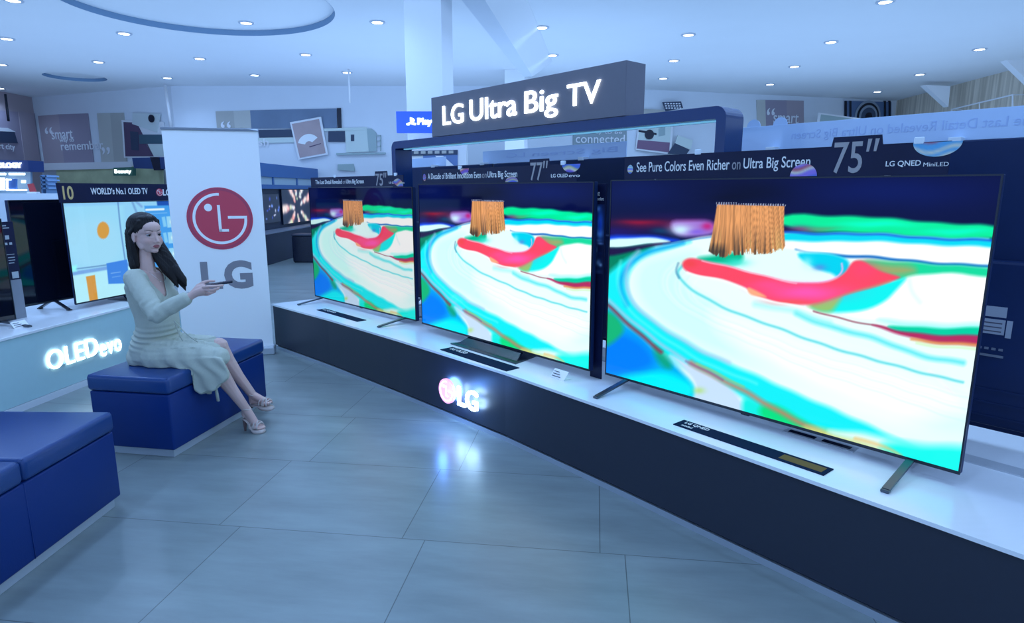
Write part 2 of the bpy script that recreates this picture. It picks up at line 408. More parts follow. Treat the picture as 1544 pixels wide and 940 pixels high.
# ---------------------------------------------------------------- right display counter
CF = [(-2.273, 5.86), (-1.55, 5.165), (-0.829, 4.425), (-0.40, 3.97), (-0.04, 3.585), (0.541, 2.894), (1.146, 2.151), (1.522, 1.693), (2.30, 0.74)]
CZ = 0.44
NV = Vector((0.754, 0.657, 0))
def offs(d): return [Vector((x, y, 0)) + NV*d for x, y in CF]
def ribbon(name, d0, d1, z0, z1, m, parent, ext=0.0, bev=0):
    A, B = offs(d0), offs(d1)
    bm = bmesh.new(); n = len(A)
    V = [[bm.verts.new((p.x, p.y, z)) for p in A] for z in (z0, z1)] + [[bm.verts.new((p.x, p.y, z)) for p in B] for z in (z1, z0)]
    for a in range(4):
        for k in range(n-1): bm.faces.new([V[a][k], V[a][k+1], V[(a+1) % 4][k+1], V[(a+1) % 4][k]])
    bm.faces.new([V[a][0] for a in range(4)]); bm.faces.new([V[a][-1] for a in range(3, -1, -1)])
    if bev:
        es = [e for e in bm.edges if abs(e.verts[0].co.z - e.verts[1].co.z) < 1e-5 and len(e.link_faces) == 2 and e.calc_face_angle(0) > 1]
        bmesh.ops.bevel(bm, geom=es, offset=bev, segments=2, affect='EDGES')
    return bm_obj(name, bm, m, parent)
M_FACE = mat('counter_face', (0.018, 0.024, 0.045), 0.42, noise=(40, 0.06, (1, 1, 1)), spec=0.5)
ctr = tag(empty('display_counter', (0, 0, 0)), 'long dark fronted display counter with white top carrying the three big televisions', 'counter')
ribbon('cabinet', 0.0, 0.88, 0.045, 0.425, M_FACE, ctr)
ribbon('worktop', -0.012, 0.892, 0.425, CZ, M_WHITE, ctr, bev=0.004)
ribbon('kick_strip', 0.004, 0.02, 0.0, 0.03, mat('kick_metal', (0.45, 0.5, 0.58), 0.3, 0.5), ctr)
ribbon('plinth', 0.02, 0.86, 0.0, 0.044, M_BLACK, ctr)
ribbon('cable_channel', 0.62, 0.70, CZ, CZ+0.006, mat('grey_channel', (0.5, 0.53, 0.58), 0.4), ctr)

# lit round mark and letters standing off the counter front
def logo_marks(bm, R, y, t, w=0.085):
    """white strokes of the round face mark, on plane y, thickness t towards -y"""
    n = 60; r = 0.78*R; a0, a1 = math.radians(88), math.radians(361)
    ri, ro = r - w*R/2, r + w*R/2
    prev = None
    for k in range(n+1):
        a = a0 + (a1-a0)*k/n
        q = [bm.verts.new((rr*math.cos(a), yy, rr*math.sin(a))) for rr in (ri, ro) for yy in (y, y-t)]
        if prev:
            bm.faces.new([prev[1], prev[3], q[3], q[1]]); bm.faces.new([prev[0], q[0], q[2], prev[2]]); bm.faces.new([prev[0], prev[1], q[1], q[0]]); bm.faces.new([prev[2], q[2], q[3], prev[3]])
        prev = q
    hw = w*R/2
    add_box(bm, 0.24*R, r+hw, y-t, y, -hw*0+0.0, 2*hw)
    add_box(bm, -0.06*R, -0.06*R+2*hw, y-t, y, -0.42*R, 0.44*R)
    add_box(bm, -0.06*R, 0.24*R, y-t, y, -0.42*R, -0.42*R+2*hw)
    add_cyl(bm, (-0.33*R, y, 0.36*R), (-0.33*R, y-t, 0.36*R), 0.12*R, n=24)
def round_logo(parent, cx, cz, R, y, m_disc, m_mark, depth=0.012, sx=1.0):
    d = cyl('disc', (0, y, 0), (0, y-depth, 0), R, m_disc, parent, n=64); d.location = (cx, 0, cz); d.scale = (sx, 1, 1)
    bm = bmesh.new(); logo_marks(bm, R, y-depth, 0.0015 + depth*0.06)
    k = bm_obj('face_mark', bm, m_mark, d); return d
fA, fB = Vector((-0.40, 3.97, 0)), Vector((-0.04, 3.585, 0))
rzF = math.atan2((fB-fA).y, (fB-fA).x)
cpt = on_plane(681, 588, fA, Vector(((fB-fA).y, -(fB-fA).x, 0)))
lg = tag(empty('lit_logo_sign', cpt, rzF), 'glowing round pink mark with white letters on the dark counter front', 'sign')
M_LITS = mat('lit_letter_strong', (0.9, 0.9, 0.9), 0.4, emit=(0.42, 0.68, 1.0), estr=28)
m_pink = mat('lit_pink', (0.8, 0.3, 0.5), 0.3, emit=(1.0, 0.40, 0.78), estr=1.0)
m_side = mat('sign_return', (0.4, 0.42, 0.5), 0.4)
Rl = 0.083
dd = round_logo(lg, 0, 0, Rl, -0.03, m_pink, M_LIT, 0.014)
text('letters', 'LG', Rl*1.35, Rl*1.35+0.195, -0.068, 0.062, -0.028, M_LITS, lg, 0.014, bold=0.010)
def halo(parent, x, z, e, col=(0.2, 0.5, 1.0), size=0.1):
    li = bpy.data.lights.new('halo_lamp', 'AREA'); li.shape = 'DISK'; li.size = size; li.energy = e; li.color = col
    lo = bpy.data.objects.new('halo_lamp', li); C.objects.link(lo); lo.parent = parent; lo.location = (x, -0.022, z); lo.rotation_euler = (PI/2, 0, 0); return lo
M_FRONTGLOW = None
halo(lg, 0.015, 0.01, 2.2, size=0.15)
pl_ = bpy.data.lights.new('glow_fill', 'POINT'); pl_.energy = 3.0; pl_.specular_factor = 0.0; pl_.color = (0.10, 0.30, 1.0); pl_.shadow_soft_size = 0.01  # added point light in mid-air, spreads the sign's blue glow over the counter
po = bpy.data.objects.new('glow_fill', pl_); C.objects.link(po); po.parent = lg; po.location = (0.10, -0.16, 0.02)

# ---------------------------------------------------------------- the paint picture shown by the three televisions
T3_BL, T3_BR, T3_Z = Vector((0.520, 3.377, 0)), Vector((1.620, 2.114, 0)), (0.487, 1.553)
def paint_picture(nx, nz):
    rz, w = face_frame(T3_BL, T3_BR); d = (T3_BR - T3_BL).normalized()
    u, v = np.meshgrid(np.linspace(0.006, 0.994, nx), np.linspace(0.008, 0.992, nz))
    P = np.stack([T3_BL.x + d.x*w*u, T3_BL.y + d.y*w*u, T3_Z[0] + (T3_Z[1]-T3_Z[0])*v], -1)
    X, Y = project(P)
    rng = np.random.RandomState(3)
    # gently wavy lookup so that no edge is ruler straight
    Xw = X + 1.2*np.sin(Y/17.0) + 0.8*np.sin(X/23.0 + Y/31.0); Yw = Y + 1.2*np.sin(X/29.0) + 0.7*np.sin(X/11.0 + Y/19.0)
    c = Canvas(Xw, Yw, (2, 8, 62))
    A = c.poly; Ln = c.line; B = c.blob
    # dark room part of the picture
    B(1340, 290, 150, 26, (4, 22, 100), 0.7); B(960, 290, 60, 22, (4, 24, 96), 0.6); B(1130, 292, 60, 20, (0, 2, 38), 0.8)
    # far band
    B(985, 340, 75, 10, (80, 8, 62), 0.95); B(965, 337, 28, 3.5, (140, 8, 52), 0.9); B(1040, 333, 22, 5, (110, 16, 80), .8); B(1035, 327, 60, 5, (28, 10, 80), .6)
    B(930, 352, 40, 7, (30, 10, 110), .8); B(995, 350, 14, 5, (0, 70, 110), .7)
    A([(1008,334),(1040,331),(1078,334),(1082,352),(1060,358),(1020,356)], (168,128,226), 4, .9)
    B(1027, 346, 16, 8, (200, 240, 255), .95); B(1068, 342, 9, 6, (190, 30, 120), .9); B(1052, 350, 12, 4, (120, 90, 230), .7)
    A([(915,357),(960,356),(1010,359),(1030,362),(1010,366),(915,369)], (18,70,235), 3)
    A([(912,362),(975,360),(1014,363),(1004,368),(960,373),(912,377)], (212,255,255), 2)
    # the great white swirl with its cyan rim, on everything below
    body = [(905,384),(950,377),(1000,369),(1045,360),(1085,354),(1200,352),(1300,352),(1400,356),(1520,362),(1520,740),(905,740)]
    A(body, (232,255,255), 2, sm=1)
    A([(905,378),(950,376),(990,370),(975,384),(950,395),(925,412),(905,430)], (0,128,96), 4)
    A([(905,376),(960,375),(1012,365),(1008,368),(960,380),(905,390)], (30,20,70), 2.5)
    A([(905,425),(925,405),(946,390),(985,377),(1030,366),(1048,364),(1000,377),(966,392),(948,410),(944,432),(952,455),(975,478),(1010,502),(1060,530),(1120,560),(1180,586),(1240,612),(1300,640),(1360,668),(1440,706),(1440,740),(1300,740),(1234,690),(1160,632),(1100,590),(1049,562),(1004,540),(960,508),(930,478),(905,455)], (20,236,245), 5)
    Ln([(1030,366),(990,377),(958,392),(938,412),(934,436),(946,462)], (10,150,235), 5, 4, .85)
    Ln([(962,382),(946,398),(941,425),(952,456),(985,488),(1040,522),(1100,548)], (170,190,235), 5, 4, .75)
    Ln([(1000,369),(1040,363),(1085,356)], (40,120,200), 1.5, 1.5, .8)
    # lower left: blue pool, green, brown edge and the pale lobe
    A([(905,462),(921,466),(940,488),(968,511),(992,534),(1020,552),(1048,580),(1046,610),(905,590)], (0,176,240), 5)
    A([(905,500),(930,498),(960,512),(985,532),(990,555),(950,570),(905,570)], (0,126,255), 10)
    A([(905,468),(925,474),(940,492),(938,508),(905,530)], (20,180,120), 5)
    A([(982,518),(1004,536),(1016,556),(1004,560),(988,542)], (10,160,110), 5, .8)
    A([(950,568),(1000,560),(1046,575),(1046,605),(980,596),(930,575)], (0,238,250), 6)
    Ln([(910,455),(926,470),(950,494),(975,515),(996,532)], (130,62,84), 5, 3)
    Ln([(914,450),(938,474),(970,500),(1005,528),(1050,552)], (150,205,235), 4, 3)
    A([(1000,532),(1040,548),(1080,570),(1108,592),(1130,640),(1060,620),(1044,606),(1052,584),(1040,562)], (196,222,248), 4)
    A([(1118,600),(1150,612),(1190,640),(1220,670),(1130,650),(1116,625)], (20,236,226), 5)
    A([(1150,606),(1200,628),(1250,662),(1290,690),(1200,690),(1140,630)], (10,222,130), 6)
    Ln([(1043,547),(1079,568),(1123,594),(1168,620),(1219,645),(1260,664)], (196,128,104), 7, 4, .9)
    Ln([(1035,545),(1060,556),(1090,574)], (120,90,150), 2.5, 2, .7); Ln([(1052,548),(1080,562),(1120,586)], (170,200,110), 3, 2, .6)
    B(1054, 590, 9, 5, (170,220,110), .7)
    A([(1200,640),(1260,652),(1320,668),(1360,690),(1300,690),(1230,668)], (206,216,128), 6)
    A([(1236,648),(1290,652),(1380,672),(1500,700),(1500,740),(1380,700),(1340,685),(1290,668)], (214,250,244), 6)
    A([(1322,668),(1400,672),(1500,676),(1500,740),(1360,730),(1340,692)], (24,246,236), 9)
    Ln([(1290,664),(1330,674),(1356,690)], (236,190,110), 4, 3, .8)
    # white depth of the stroke
    A([(975,392),(1030,378),(1060,380),(1035,398),(1028,425),(1056,446),(1110,474),(1180,500),(1290,538),(1450,572),(1450,650),(1330,620),(1240,590),(1150,558),(1050,520),(985,480),(958,440),(958,410)], (206,255,250), 10)
    A([(1060,460),(1180,502),(1300,542),(1460,585),(1460,660),(1350,640),(1230,590),(1100,520)], (250,255,255), 16)
    B(1440, 640, 60, 22, (190, 250, 250), .5)
    Ln([(1400,560),(1440,600)], (250,225,235), 3, 3, .6)
    for k in range(9):
        t = k/8.0
        Ln([(1010+60*t, 395+10*t), (990+52*t, 415+14*t), (1000+50*t, 450+10*t), (1060+60*t, 490), (1150+70*t, 530-4*t), (1280+60*t, 580-22*t), (1460, 640-50*t)], [(196,244,252),(226,236,255),(240,255,255)][k % 3], 1.2, 2.2, .55)
    for k in range(6):
        Ln([(1200, 366+2.3*k), (1300, 370+3*k), (1400, 373+4*k), (1500, 379+4*k)], [(236,250,255),(210,250,255)][k % 2], .8, 1, .5)
    for k in range(5):
        Ln([(1300+8*k, 470+3*k), (1380, 462+7*k), (1440, 474+5*k), (1500, 480+4*k)], (206,250,250), 1.0, 1.6, .5)
    Ln([(935,395),(929,420),(936,450),(960,482),(1000,512),(1060,546),(1140,582)], (120,250,250), 3, 3, .6)
    # inner lines
    Ln([(1028,402),(1020,412),(1028,424),(1056,446),(1108,474),(1174,498),(1240,520),(1299,541),(1360,556),(1450,577)], (84,214,226), 3.2, 2.2)
    Ln([(1022,398),(1018,410),(1024,420)], (60,120,170), 2.5, 2, .7)
    Ln([(1200,474),(1240,490),(1290,505),(1330,518),(1388,538),(1450,548)], (70,226,236), 7, 4, .85)
    Ln([(1140,462),(1200,470),(1250,488)], (140,240,240), 6, 5, .7)
    # far bands on the right of the brush
    A([(1176,321),(1273,327),(1400,335),(1520,344),(1520,364),(1382,357),(1278,352),(1176,345)], (0,232,150), 3)
    B(1320, 340, 60, 5, (0, 255, 205), .9); B(1440, 350, 50, 5, (0, 255, 210), .8)
    B(1210, 346, 22, 5, (130, 60, 130), .85); B(1240, 345, 26, 4, (90, 160, 110), .7)
    A([(1176,350),(1278,353),(1382,358),(1520,364),(1520,380),(1300,368),(1176,368)], (0,214,240), 3)
    Ln([(1176,351),(1278,354),(1382,359),(1520,366)], (20,96,220), 3, 2)
    A([(1176,363),(1278,365),(1400,369),(1520,376),(1520,400),(1400,396),(1304,389),(1226,382),(1176,380)], (255,255,255), 3)
    Ln([(1200,378),(1226,383),(1304,390),(1400,397),(1520,406)], (0,96,190), 4, 2)
    # mound of paint under the brush
    A([(1040,392),(1082,388),(1120,384),(1176,376),(1215,378),(1252,384),(1272,392),(1272,408),(1258,421),(1226,428),(1160,422),(1108,411),(1062,396)], (226,255,255), 2.5)
    A([(1050,388),(1082,384),(1116,382),(1120,392),(1106,403),(1080,398),(1056,393)], (0,182,140), 4)
    B(1108, 398, 18, 6, (60, 228, 210), .8)
    A([(1196,380),(1240,382),(1276,390),(1278,408),(1262,420),(1252,412),(1240,410),(1216,400)], (0,208,238), 3)
    B(1233, 404, 10, 5, (80,150,226), .9); B(1215, 396, 8, 9, (180,250,250), .6)
    Ln([(1266,398),(1268,410),(1256,421),(1226,429),(1180,426)], (235,190,245), 2.4, 1.5)
    # brown green field and the white lobe on the right
    A([(1284,395),(1340,396),(1400,398),(1520,408),(1520,430),(1435,418),(1388,418),(1362,426),(1340,424),(1300,415)], (20,216,156), 3)
    A([(1284,397),(1330,399),(1372,402),(1380,412),(1352,420),(1318,414),(1296,408)], (150,170,110), 7)
    A([(1350,430),(1362,420),(1388,413),(1435,411),(1520,426),(1520,500),(1440,497),(1359,491),(1299,482),(1262,474),(1300,469),(1330,458)], (255,255,255), 3)
    A([(1300,482),(1400,488),(1520,490),(1520,500),(1380,500)], (170,255,250), 5)
    Ln([(1368,424),(1372,440),(1386,456)], (200,240,245), 5, 5, .7)
    A([(1352,424),(1366,420),(1350,440),(1334,458),(1304,470),(1258,474),(1216,464),(1236,450),(1280,440),(1320,432)], (14,240,238), 3.5)
    A([(1214,458),(1250,450),(1272,446),(1262,462),(1252,473),(1226,468)], (150,196,104), 5, .95)
    # red stroke
    A([(1028,404),(1029,395),(1040,389),(1061,392),(1088,401),(1134,414),(1174,424),(1220,429),(1252,424),(1272,412),(1279,400),(1286,394),(1300,396),(1316,408),(1352,418),(1356,422),(1315,436),(1265,449),(1226,459),(1200,461),(1174,458),(1150,453),(1132,446),(1126,435),(1082,421),(1038,412)], (246,72,100), 2.2)
    B(1215, 442, 55, 12, (255, 88, 190), .85); B(1160, 432, 30, 8, (255, 80, 150), .7); B(1300, 410, 20, 12, (250, 70, 120), .6); B(1190, 457, 30, 4, (240, 90, 90), .7)
    B(1040, 398, 10, 6, (235, 70, 70), .7)
    Ln([(1058,393),(1110,408),(1160,421),(1200,428)], (255,190,220), 1.8, 1.2, .8)
    Ln([(1340,426),(1300,439),(1262,449),(1226,459)], (190,140,110), 3, 2.5, .7)
    Ln([(1036,412),(1082,423),(1124,437),(1132,448),(1160,456),(1200,462),(1240,474),(1290,487)], (245,255,255), 3.2, 1.6)
    A([(1126,434),(1138,440),(1162,452),(1140,450),(1130,446)], (252,170,130), 2)
    # dark red line to the right with orange and green companions
    Ln([(1226,469),(1262,480),(1299,490),(1345,500)], (140,70,90), 2, 1.5)
    A([(1300,490),(1350,499),(1520,506),(1520,528),(1470,523),(1400,517),(1350,506)], (176,44,96), 2.5)
    A([(1330,492),(1400,495),(1520,496),(1520,509),(1400,505),(1345,500)], (0,206,160), 2.5)
    Ln([(1372,513),(1420,518),(1520,526)], (224,150,84), 4, 2.5)
    Ln([(1380,519),(1420,524),(1520,532)], (190,240,150), 2.5, 2.5, .7)
    # brush
    br_ = [(1081,309),(1182,312),(1181,340),(1183,372),(1178,381),(1160,384),(1128,386),(1110,386),(1092,391),(1078,387),(1068,380),(1074,352)]
    sd = poly_sd(X, Y, np.array(br_, float)); a_ = np.clip(0.5 - sd/1.6, 0, 1)
    ph = (X - 1131) / (1 + (Y-309)*0.0016)
    nn = rng.rand(260); nb = rng.rand(70)
    st = np.interp(ph, np.linspace(-60, 60, 260), nn); st2 = np.interp(ph + 4*np.sin(ph/9.0)*(Y-309)/75, np.linspace(-62, 62, 70), nb)
    low = np.clip((Y - 338) / 44, 0, 1)
    dark = np.clip((st2 - 0.50)*2.6, 0, 1) * low + np.clip((st - .7)*2, 0, 1)*.35
    col = np.array([240, 166, 104.]) * (0.70 + 0.42*st)[..., None] * (1 - 0.08*low)[..., None]
    col = col + np.array([10, 30, 20.]) * (st2 < .25)[..., None] * low[..., None]
    dark = np.clip(dark + np.clip((Y - 366)/14, 0, 1)*np.clip((1102 - X)/14, 0, 1)*.85, 0, 1)
    col = col*(1-0.82*dark[..., None]) + np.array([44, 44, 46.]) * 0.82*dark[..., None]
    a_ = a_ * np.clip((384 + 12*(st2-.5) + 6*(st-.5) + np.clip((1105-X)/12, 0, 1)*6 - Y)/2.0, 0, 1)
    c.c = c.c*(1-a_[..., None]) + col*a_[..., None]
    c2_ = (sd > -1) & (sd < 3) & (Y < 312) & (Y > 306) & (X > 1080) & (X < 1184) & (np.sin(X*1.7) > .3); c.c[c2_] = (150, 160, 190)
    B(1100, 300, 30, 6, (0, 0, 30), .5)
    return c.c
pic = paint_picture(560, 330)
M_SCREEN = mat_vcol('television_picture', 0.06, emit=1.08, spec=0.10)

def v_foot(parent, x, z0, z1, spread=0.27, lean=0.06, m=None):
    """blade foot: two flat blades from the set's lower edge down to the counter, front and back"""
    out = []
    for s in (-1, 1):
        bm = bmesh.new()
        top = Vector((x, 0.02, z1)); tip = Vector((x + lean*(-1 if s < 0 else 1)*0, s*spread, z0))
        hw = 0.013
        add_prism(bm, [(x-hw, 0.03, z1), (x+hw, 0.03, z1), (x+hw, 0.03+s*(spread), z0+0.004), (x-hw, 0.03+s*spread, z0+0.004)], (0, 0, 0.010))
        add_box(bm, x-hw*1.1, x+hw*1.1, 0.03+s*spread-0.012, 0.03+s*spread+0.012, z0, z0+0.012, 0.003)
        out.append(bm_obj('leg', bm, m or M_STEEL, parent))
    return out
def television(BL, BR, z0, z1, ctop, label, mesh=None, feet='blade', thick=0.035, group=None, screen_mat=None, name='television'):
    rz, w = face_frame(BL, BR); h = z1 - z0
    o = empty(name, (BL.x, BL.y, ctop), rz, label, 'television', group)
    b0 = z0 - ctop
    box('housing', 0, w, 0.006, thick, b0, b0+h, M_DARKBACK, o, 0.004)
    box('rear_cover', w*0.12, w*0.88, thick-0.002, thick+0.03, b0+0.02, b0+h*0.62, M_DARKBACK, o, 0.012)
    bz = 0.006
    bm = bmesh.new()
    add_box(bm, 0, bz, 0, 0.007, b0, b0+h); add_box(bm, w-bz, w, 0, 0.007, b0, b0+h); add_box(bm, bz, w-bz, 0, 0.007, b0, b0+0.012); add_box(bm, bz, w-bz, 0, 0.007, b0+h-bz, b0+h)
    bm_obj('bezel', bm, M_BEZEL, o)
    if mesh is not None:
        s = new_obj('screen', mesh, screen_mat, o); s.location = (bz, 0.003, b0+0.012)
        s.scale = ((w-2*bz), 1, (h-0.012-bz))
    else:
        box('screen', bz, w-bz, 0.003, 0.006, b0+0.012, b0+h-bz, mat('dark_glass', (0.003, 0.005, 0.014), 0.05, spec=0.6), o)
    if feet == 'blade':
        for x in (w*0.09, w*0.905): v_foot(o, x, 0.0, b0+0.002)
        box('sensor', w*0.5-0.02, w*0.5+0.02, 0.004, 0.02, b0-0.008, b0+0.002, M_BLACK, o, 0.002)
    elif feet == 'plate':
        prism('stand', [(w*0.30, -0.10, 0.0), (w*0.70, -0.10, 0.0), (w*0.66, 0.20, 0.0), (w*0.34, 0.20, 0.0)], (0, 0, 0.008), M_STEEL, o)
        prism('stand_neck', [(w*0.34, 0.012, b0), (w*0.66, 0.012, b0), (w*0.68, -0.06, 0.008), (w*0.32, -0.06, 0.008)], (0, 0.02, 0), M_BLACK, o)
    elif feet == 'vee':
        bm = bmesh.new()
        for s in (-1, 1):
            add_prism(bm, [(w*0.3, -0.0, b0+0.02), (w*0.3+0.03, 0, b0+0.02), (w*0.3+0.03+s*0.12, -0.12*abs(s), 0.0), (w*0.3+s*0.12, -0.12, 0.0)], (0, 0.02, 0))
        bm_obj('leg', bm, M_BLACK, o)
    return o, w, h, b0
scr = grid_mesh('paint_picture', 560, 330, 1, 1, pic)
G3 = 'big televisions showing a paint stroke picture'
tv3, w3, h3, b3 = television(T3_BL, T3_BR, *T3_Z, CZ, 'largest nearest television at right showing the orange brush in paint', scr, screen_mat=M_SCREEN, group=G3)
tv2, w2, h2, b2_ = television(Vector((-0.695, 4.722, 0)), Vector((0.438, 3.425, 0)), 0.490, 1.546, CZ, 'middle television showing the brush picture, on a flat plate stand', scr, 'plate', screen_mat=M_SCREEN, group=G3)
tv1, w1, h1, b1 = television(Vector((-1.933, 6.063, 0)), Vector((-0.762, 4.865, 0)), 0.478, 1.526, CZ, 'farthest television of the paint picture row, at the counter left end', scr.copy(), screen_mat=mat_vcol('television_picture_dimmer', 0.06, emit=0.80, spec=0.10), group=G3)

# ---------------------------------------------------------------- boards standing on the televisions
def topper(tvo, w, b0, h, label, words, size, brand, tail, x0, x1, hh, art, big_x, dim=False):
    """printed board on the top edge of a set; coordinates along the set"""
    z = b0 + h
    o = empty('header_board', tvo.location, tvo.rotation_euler.z, label, 'sign', 'printed header boards on the big televisions')
    m = M_BOARD
    a, bb = big_x
    prism('board', [(x0, 0.004, z+0.001), (x1, 0.004, z+0.001), (x1, 0.004, z+hh), (bb, 0.004, z+hh), (bb-0.006, 0.004, z+hh+0.035), (a+0.006, 0.004, z+hh+0.035), (a, 0.004, z+hh), (x0, 0.004, z+hh)], (0, 0.005, 0), m, o)
    W = x1 - x0
    for s, ta, tb, mm, bo in words:
        text('lettering', s, x0+W*ta, x0+W*tb, z+hh*(0.22 if 'g' in s or 'y' in s else 0.32), z+hh*(0.60 if s == 'on' else 0.74), 0.004, mm, o, 0.001, bold=bo)
    text('size_figure', size, a+0.012, bb-0.012, z+hh*0.10, z+hh+0.022, 0.004, M_LETTER_G, o, 0.0012, bold=0.008)
    text('lettering', brand, x0+W*tail[0], x0+W*tail[1], z+hh*0.26, z+hh*0.46, 0.004, M_LETTER, o, 0.001, bold=0.01)
    if tail[2]: text('lettering', tail[2], x0+W*(tail[1]+0.006), x0+W*(tail[1]+0.06), z+hh*0.26, z+hh*0.38, 0.004, M_LETTER, o, 0.001)
    # colour art: quarter disc of streaked paint at the right end, small round badge at the left
    for (cx, cz, rx, rz_, a0, a1, seed) in art:
        n = 26; me = bpy.data.meshes.new('art'); bm = bmesh.new()
        lay = bm.verts.layers.float_color.new('Col')
        rows = []
        pal = [(70,110,210),(150,120,220),(210,200,140),(120,80,190),(190,90,110),(90,170,220),(230,220,200)]
        rr_ = random.Random(seed); cs = [rr_.choice(pal) for _ in range(12)]
        for i in range(9):
            row = []
            for k in range(n+1):
                an = math.radians(a0 + (a1-a0)*k/n); r = i/8
                v = bm.verts.new((cx + rx*r*math.cos(an), 0.0025, cz + rz_*r*math.sin(an)))
                q = (v.co.z-cz)/rz_*4 + 0.9*math.sin(v.co.x*40) + 20; i0 = int(q) % 12; f = q % 1
                col = [cs[i0][j]*(1-f) + cs[(i0+1) % 12][j]*f for j in range(3)]
                v[lay] = (*s2l(col), 1); row.append(v)
            rows.append(row)
        for i in range(8):
            for k in range(n):
                if i == 0:
                    bm.faces.new([rows[0][k], rows[1][k], rows[1][k+1]])
                else: bm.faces.new([rows[i][k], rows[i+1][k], rows[i+1][k+1], rows[i][k+1]])
        bm.to_mesh(me); bm.free(); new_obj('colour_art', me, mat_vcol('printed_art', 0.4), o)
    # clear clips holding the board
    for cx in (x0+W*0.30, x0+W*0.93):
        box('clip', cx-0.016, cx+0.016, 0.0, 0.014, z+hh-0.006, z+hh+0.018, mat('clear_clip', (0.75, 0.82, 0.9), 0.2), o, 0.003)
    return o
zt = b3 + h3
topper(tv3, w3, b3, h3, 'wide printed header board reading 75 inch above the largest television', [('See Pure Colors Even Richer', .055, .415, M_LETTER, .004), ('on', .424, .452, M_LETTER_G, 0), ('Ultra Big Screen', .462, .665, M_LETTER, .006)],
       '75\u2033', 'LG QNED', (.86, .94, 'MiniLED'), w3*0.052, w3*0.905, 0.115, [(w3*0.88, zt+0.113, 0.075, 0.05, 180, 360, 5), (w3*0.605, zt+0.003, 0.055, 0.05, 0, 180, 8), (w3*0.075, zt+0.052, 0.018, 0.022, 0, 360, 2)], (w3*0.665, w3*0.775))
zt = b2_ + h2
topper(tv2, w2, b2_, h2, 'printed header board reading 77 inch on the middle television', [('A Decade of Brilliant Innovation Even', .05, .45, M_LETTER, .004), ('on', .458, .488, M_LETTER_G, 0), ('Ultra Big Screen', .495, .68, M_LETTER, .006)],
       '77\u2033', 'LG OLED', (.87, .955, 'evo'), w2*0.03, w2*0.925, 0.098, [(w2*0.90, zt+0.096, 0.07, 0.045, 180, 360, 6), (w2*0.33, zt+0.096, 0.05, 0.04, 180, 360, 11), (w2*0.61, zt+0.003, 0.06, 0.035, 0, 180, 12), (w2*0.05, zt+0.045, 0.02, 0.025, 0, 360, 3)], (w2*0.70, w2*0.80))
zt = b1 + h1
topper(tv1, w1, b1, h1, 'printed header board reading 75 inch on the farthest television of the row', [('The Last Detail Revealed', .06, .38, M_LETTER, .004), ('on', .39, .422, M_LETTER_G, 0), ('Ultra Big Screen', .43, .62, M_LETTER, .006)],
       '75\u2033', 'LG QNED', (.87, .95, 'MiniLED'), w1*0.03, w1*0.93, 0.09, [(w1*0.885, zt+0.003, 0.075, 0.06, 0, 150, 7)], (w1*0.69, w1*0.80))

# side panel between the middle and the nearest television
dA = (T3_BR - T3_BL).normalized(); nA = Vector((-dA.y, dA.x, 0))
e0 = on_plane(896, 300, T3_BL + nA*0.03, nA); e1 = on_plane(914, 300, T3_BL + nA*0.03, nA)
zt_, zb_ = on_plane(905, 277, T3_BL, nA).z, on_plane(905, 415, T3_BL, nA).z
sp = empty('side_panel', (e0.x, e0.y, 0), math.atan2(dA.y, dA.x), 'narrow dark upright information panel between the middle and nearest televisions', 'sign')
we = (e1 - e0).length
box('board', 0, we, 0, 0.006, CZ, zt_, M_BOARD, sp, 0.001)
text('lettering', 'EYE', we*.14, we*.45, zt_-0.065, zt_-0.045, 0, M_LETTER, sp, 0.001, bold=.02)
text('lettering', 'Comfort', we*.14, we*.8, zt_-0.09, zt_-0.072, 0, M_LETTER, sp, 0.001)
gn = 40; gx, gz = np.meshgrid(np.linspace(0, 1, 20), np.linspace(0, 1, gn*2)); rs = np.random.RandomState(5)
cv = Canvas(gx*18, (1-gz)*120, (8, 22, 60))
for (bx, by, rx, rz_, col) in [(6,8,4,5,(150,200,250)),(9,30,7,22,(60,120,230)),(9,50,7,8,(120,180,250)),(10,36,3,12,(30,80,210)),(8,62,7,3,(90,130,190)),(11,67,6,2,(130,160,210)),(5,80,2,10,(90,120,160)),(10,84,5,2,(20,40,90)),(8,100,5,6,(110,140,180)),(13,104,3,3,(160,190,220)),(8,116,8,4,(50,70,110))]:
    cv.blob(bx, by, rx, rz_, col, .95)
pp = new_obj('printed_picture', grid_mesh('panel_picture', 20, gn*2, 1, 1, cv.c), mat_vcol('printed_art', 0.4), sp)
pp.location = (we*.1, -0.0008, zb_); pp.scale = (we*.82, 1, (zt_-0.11-zb_))

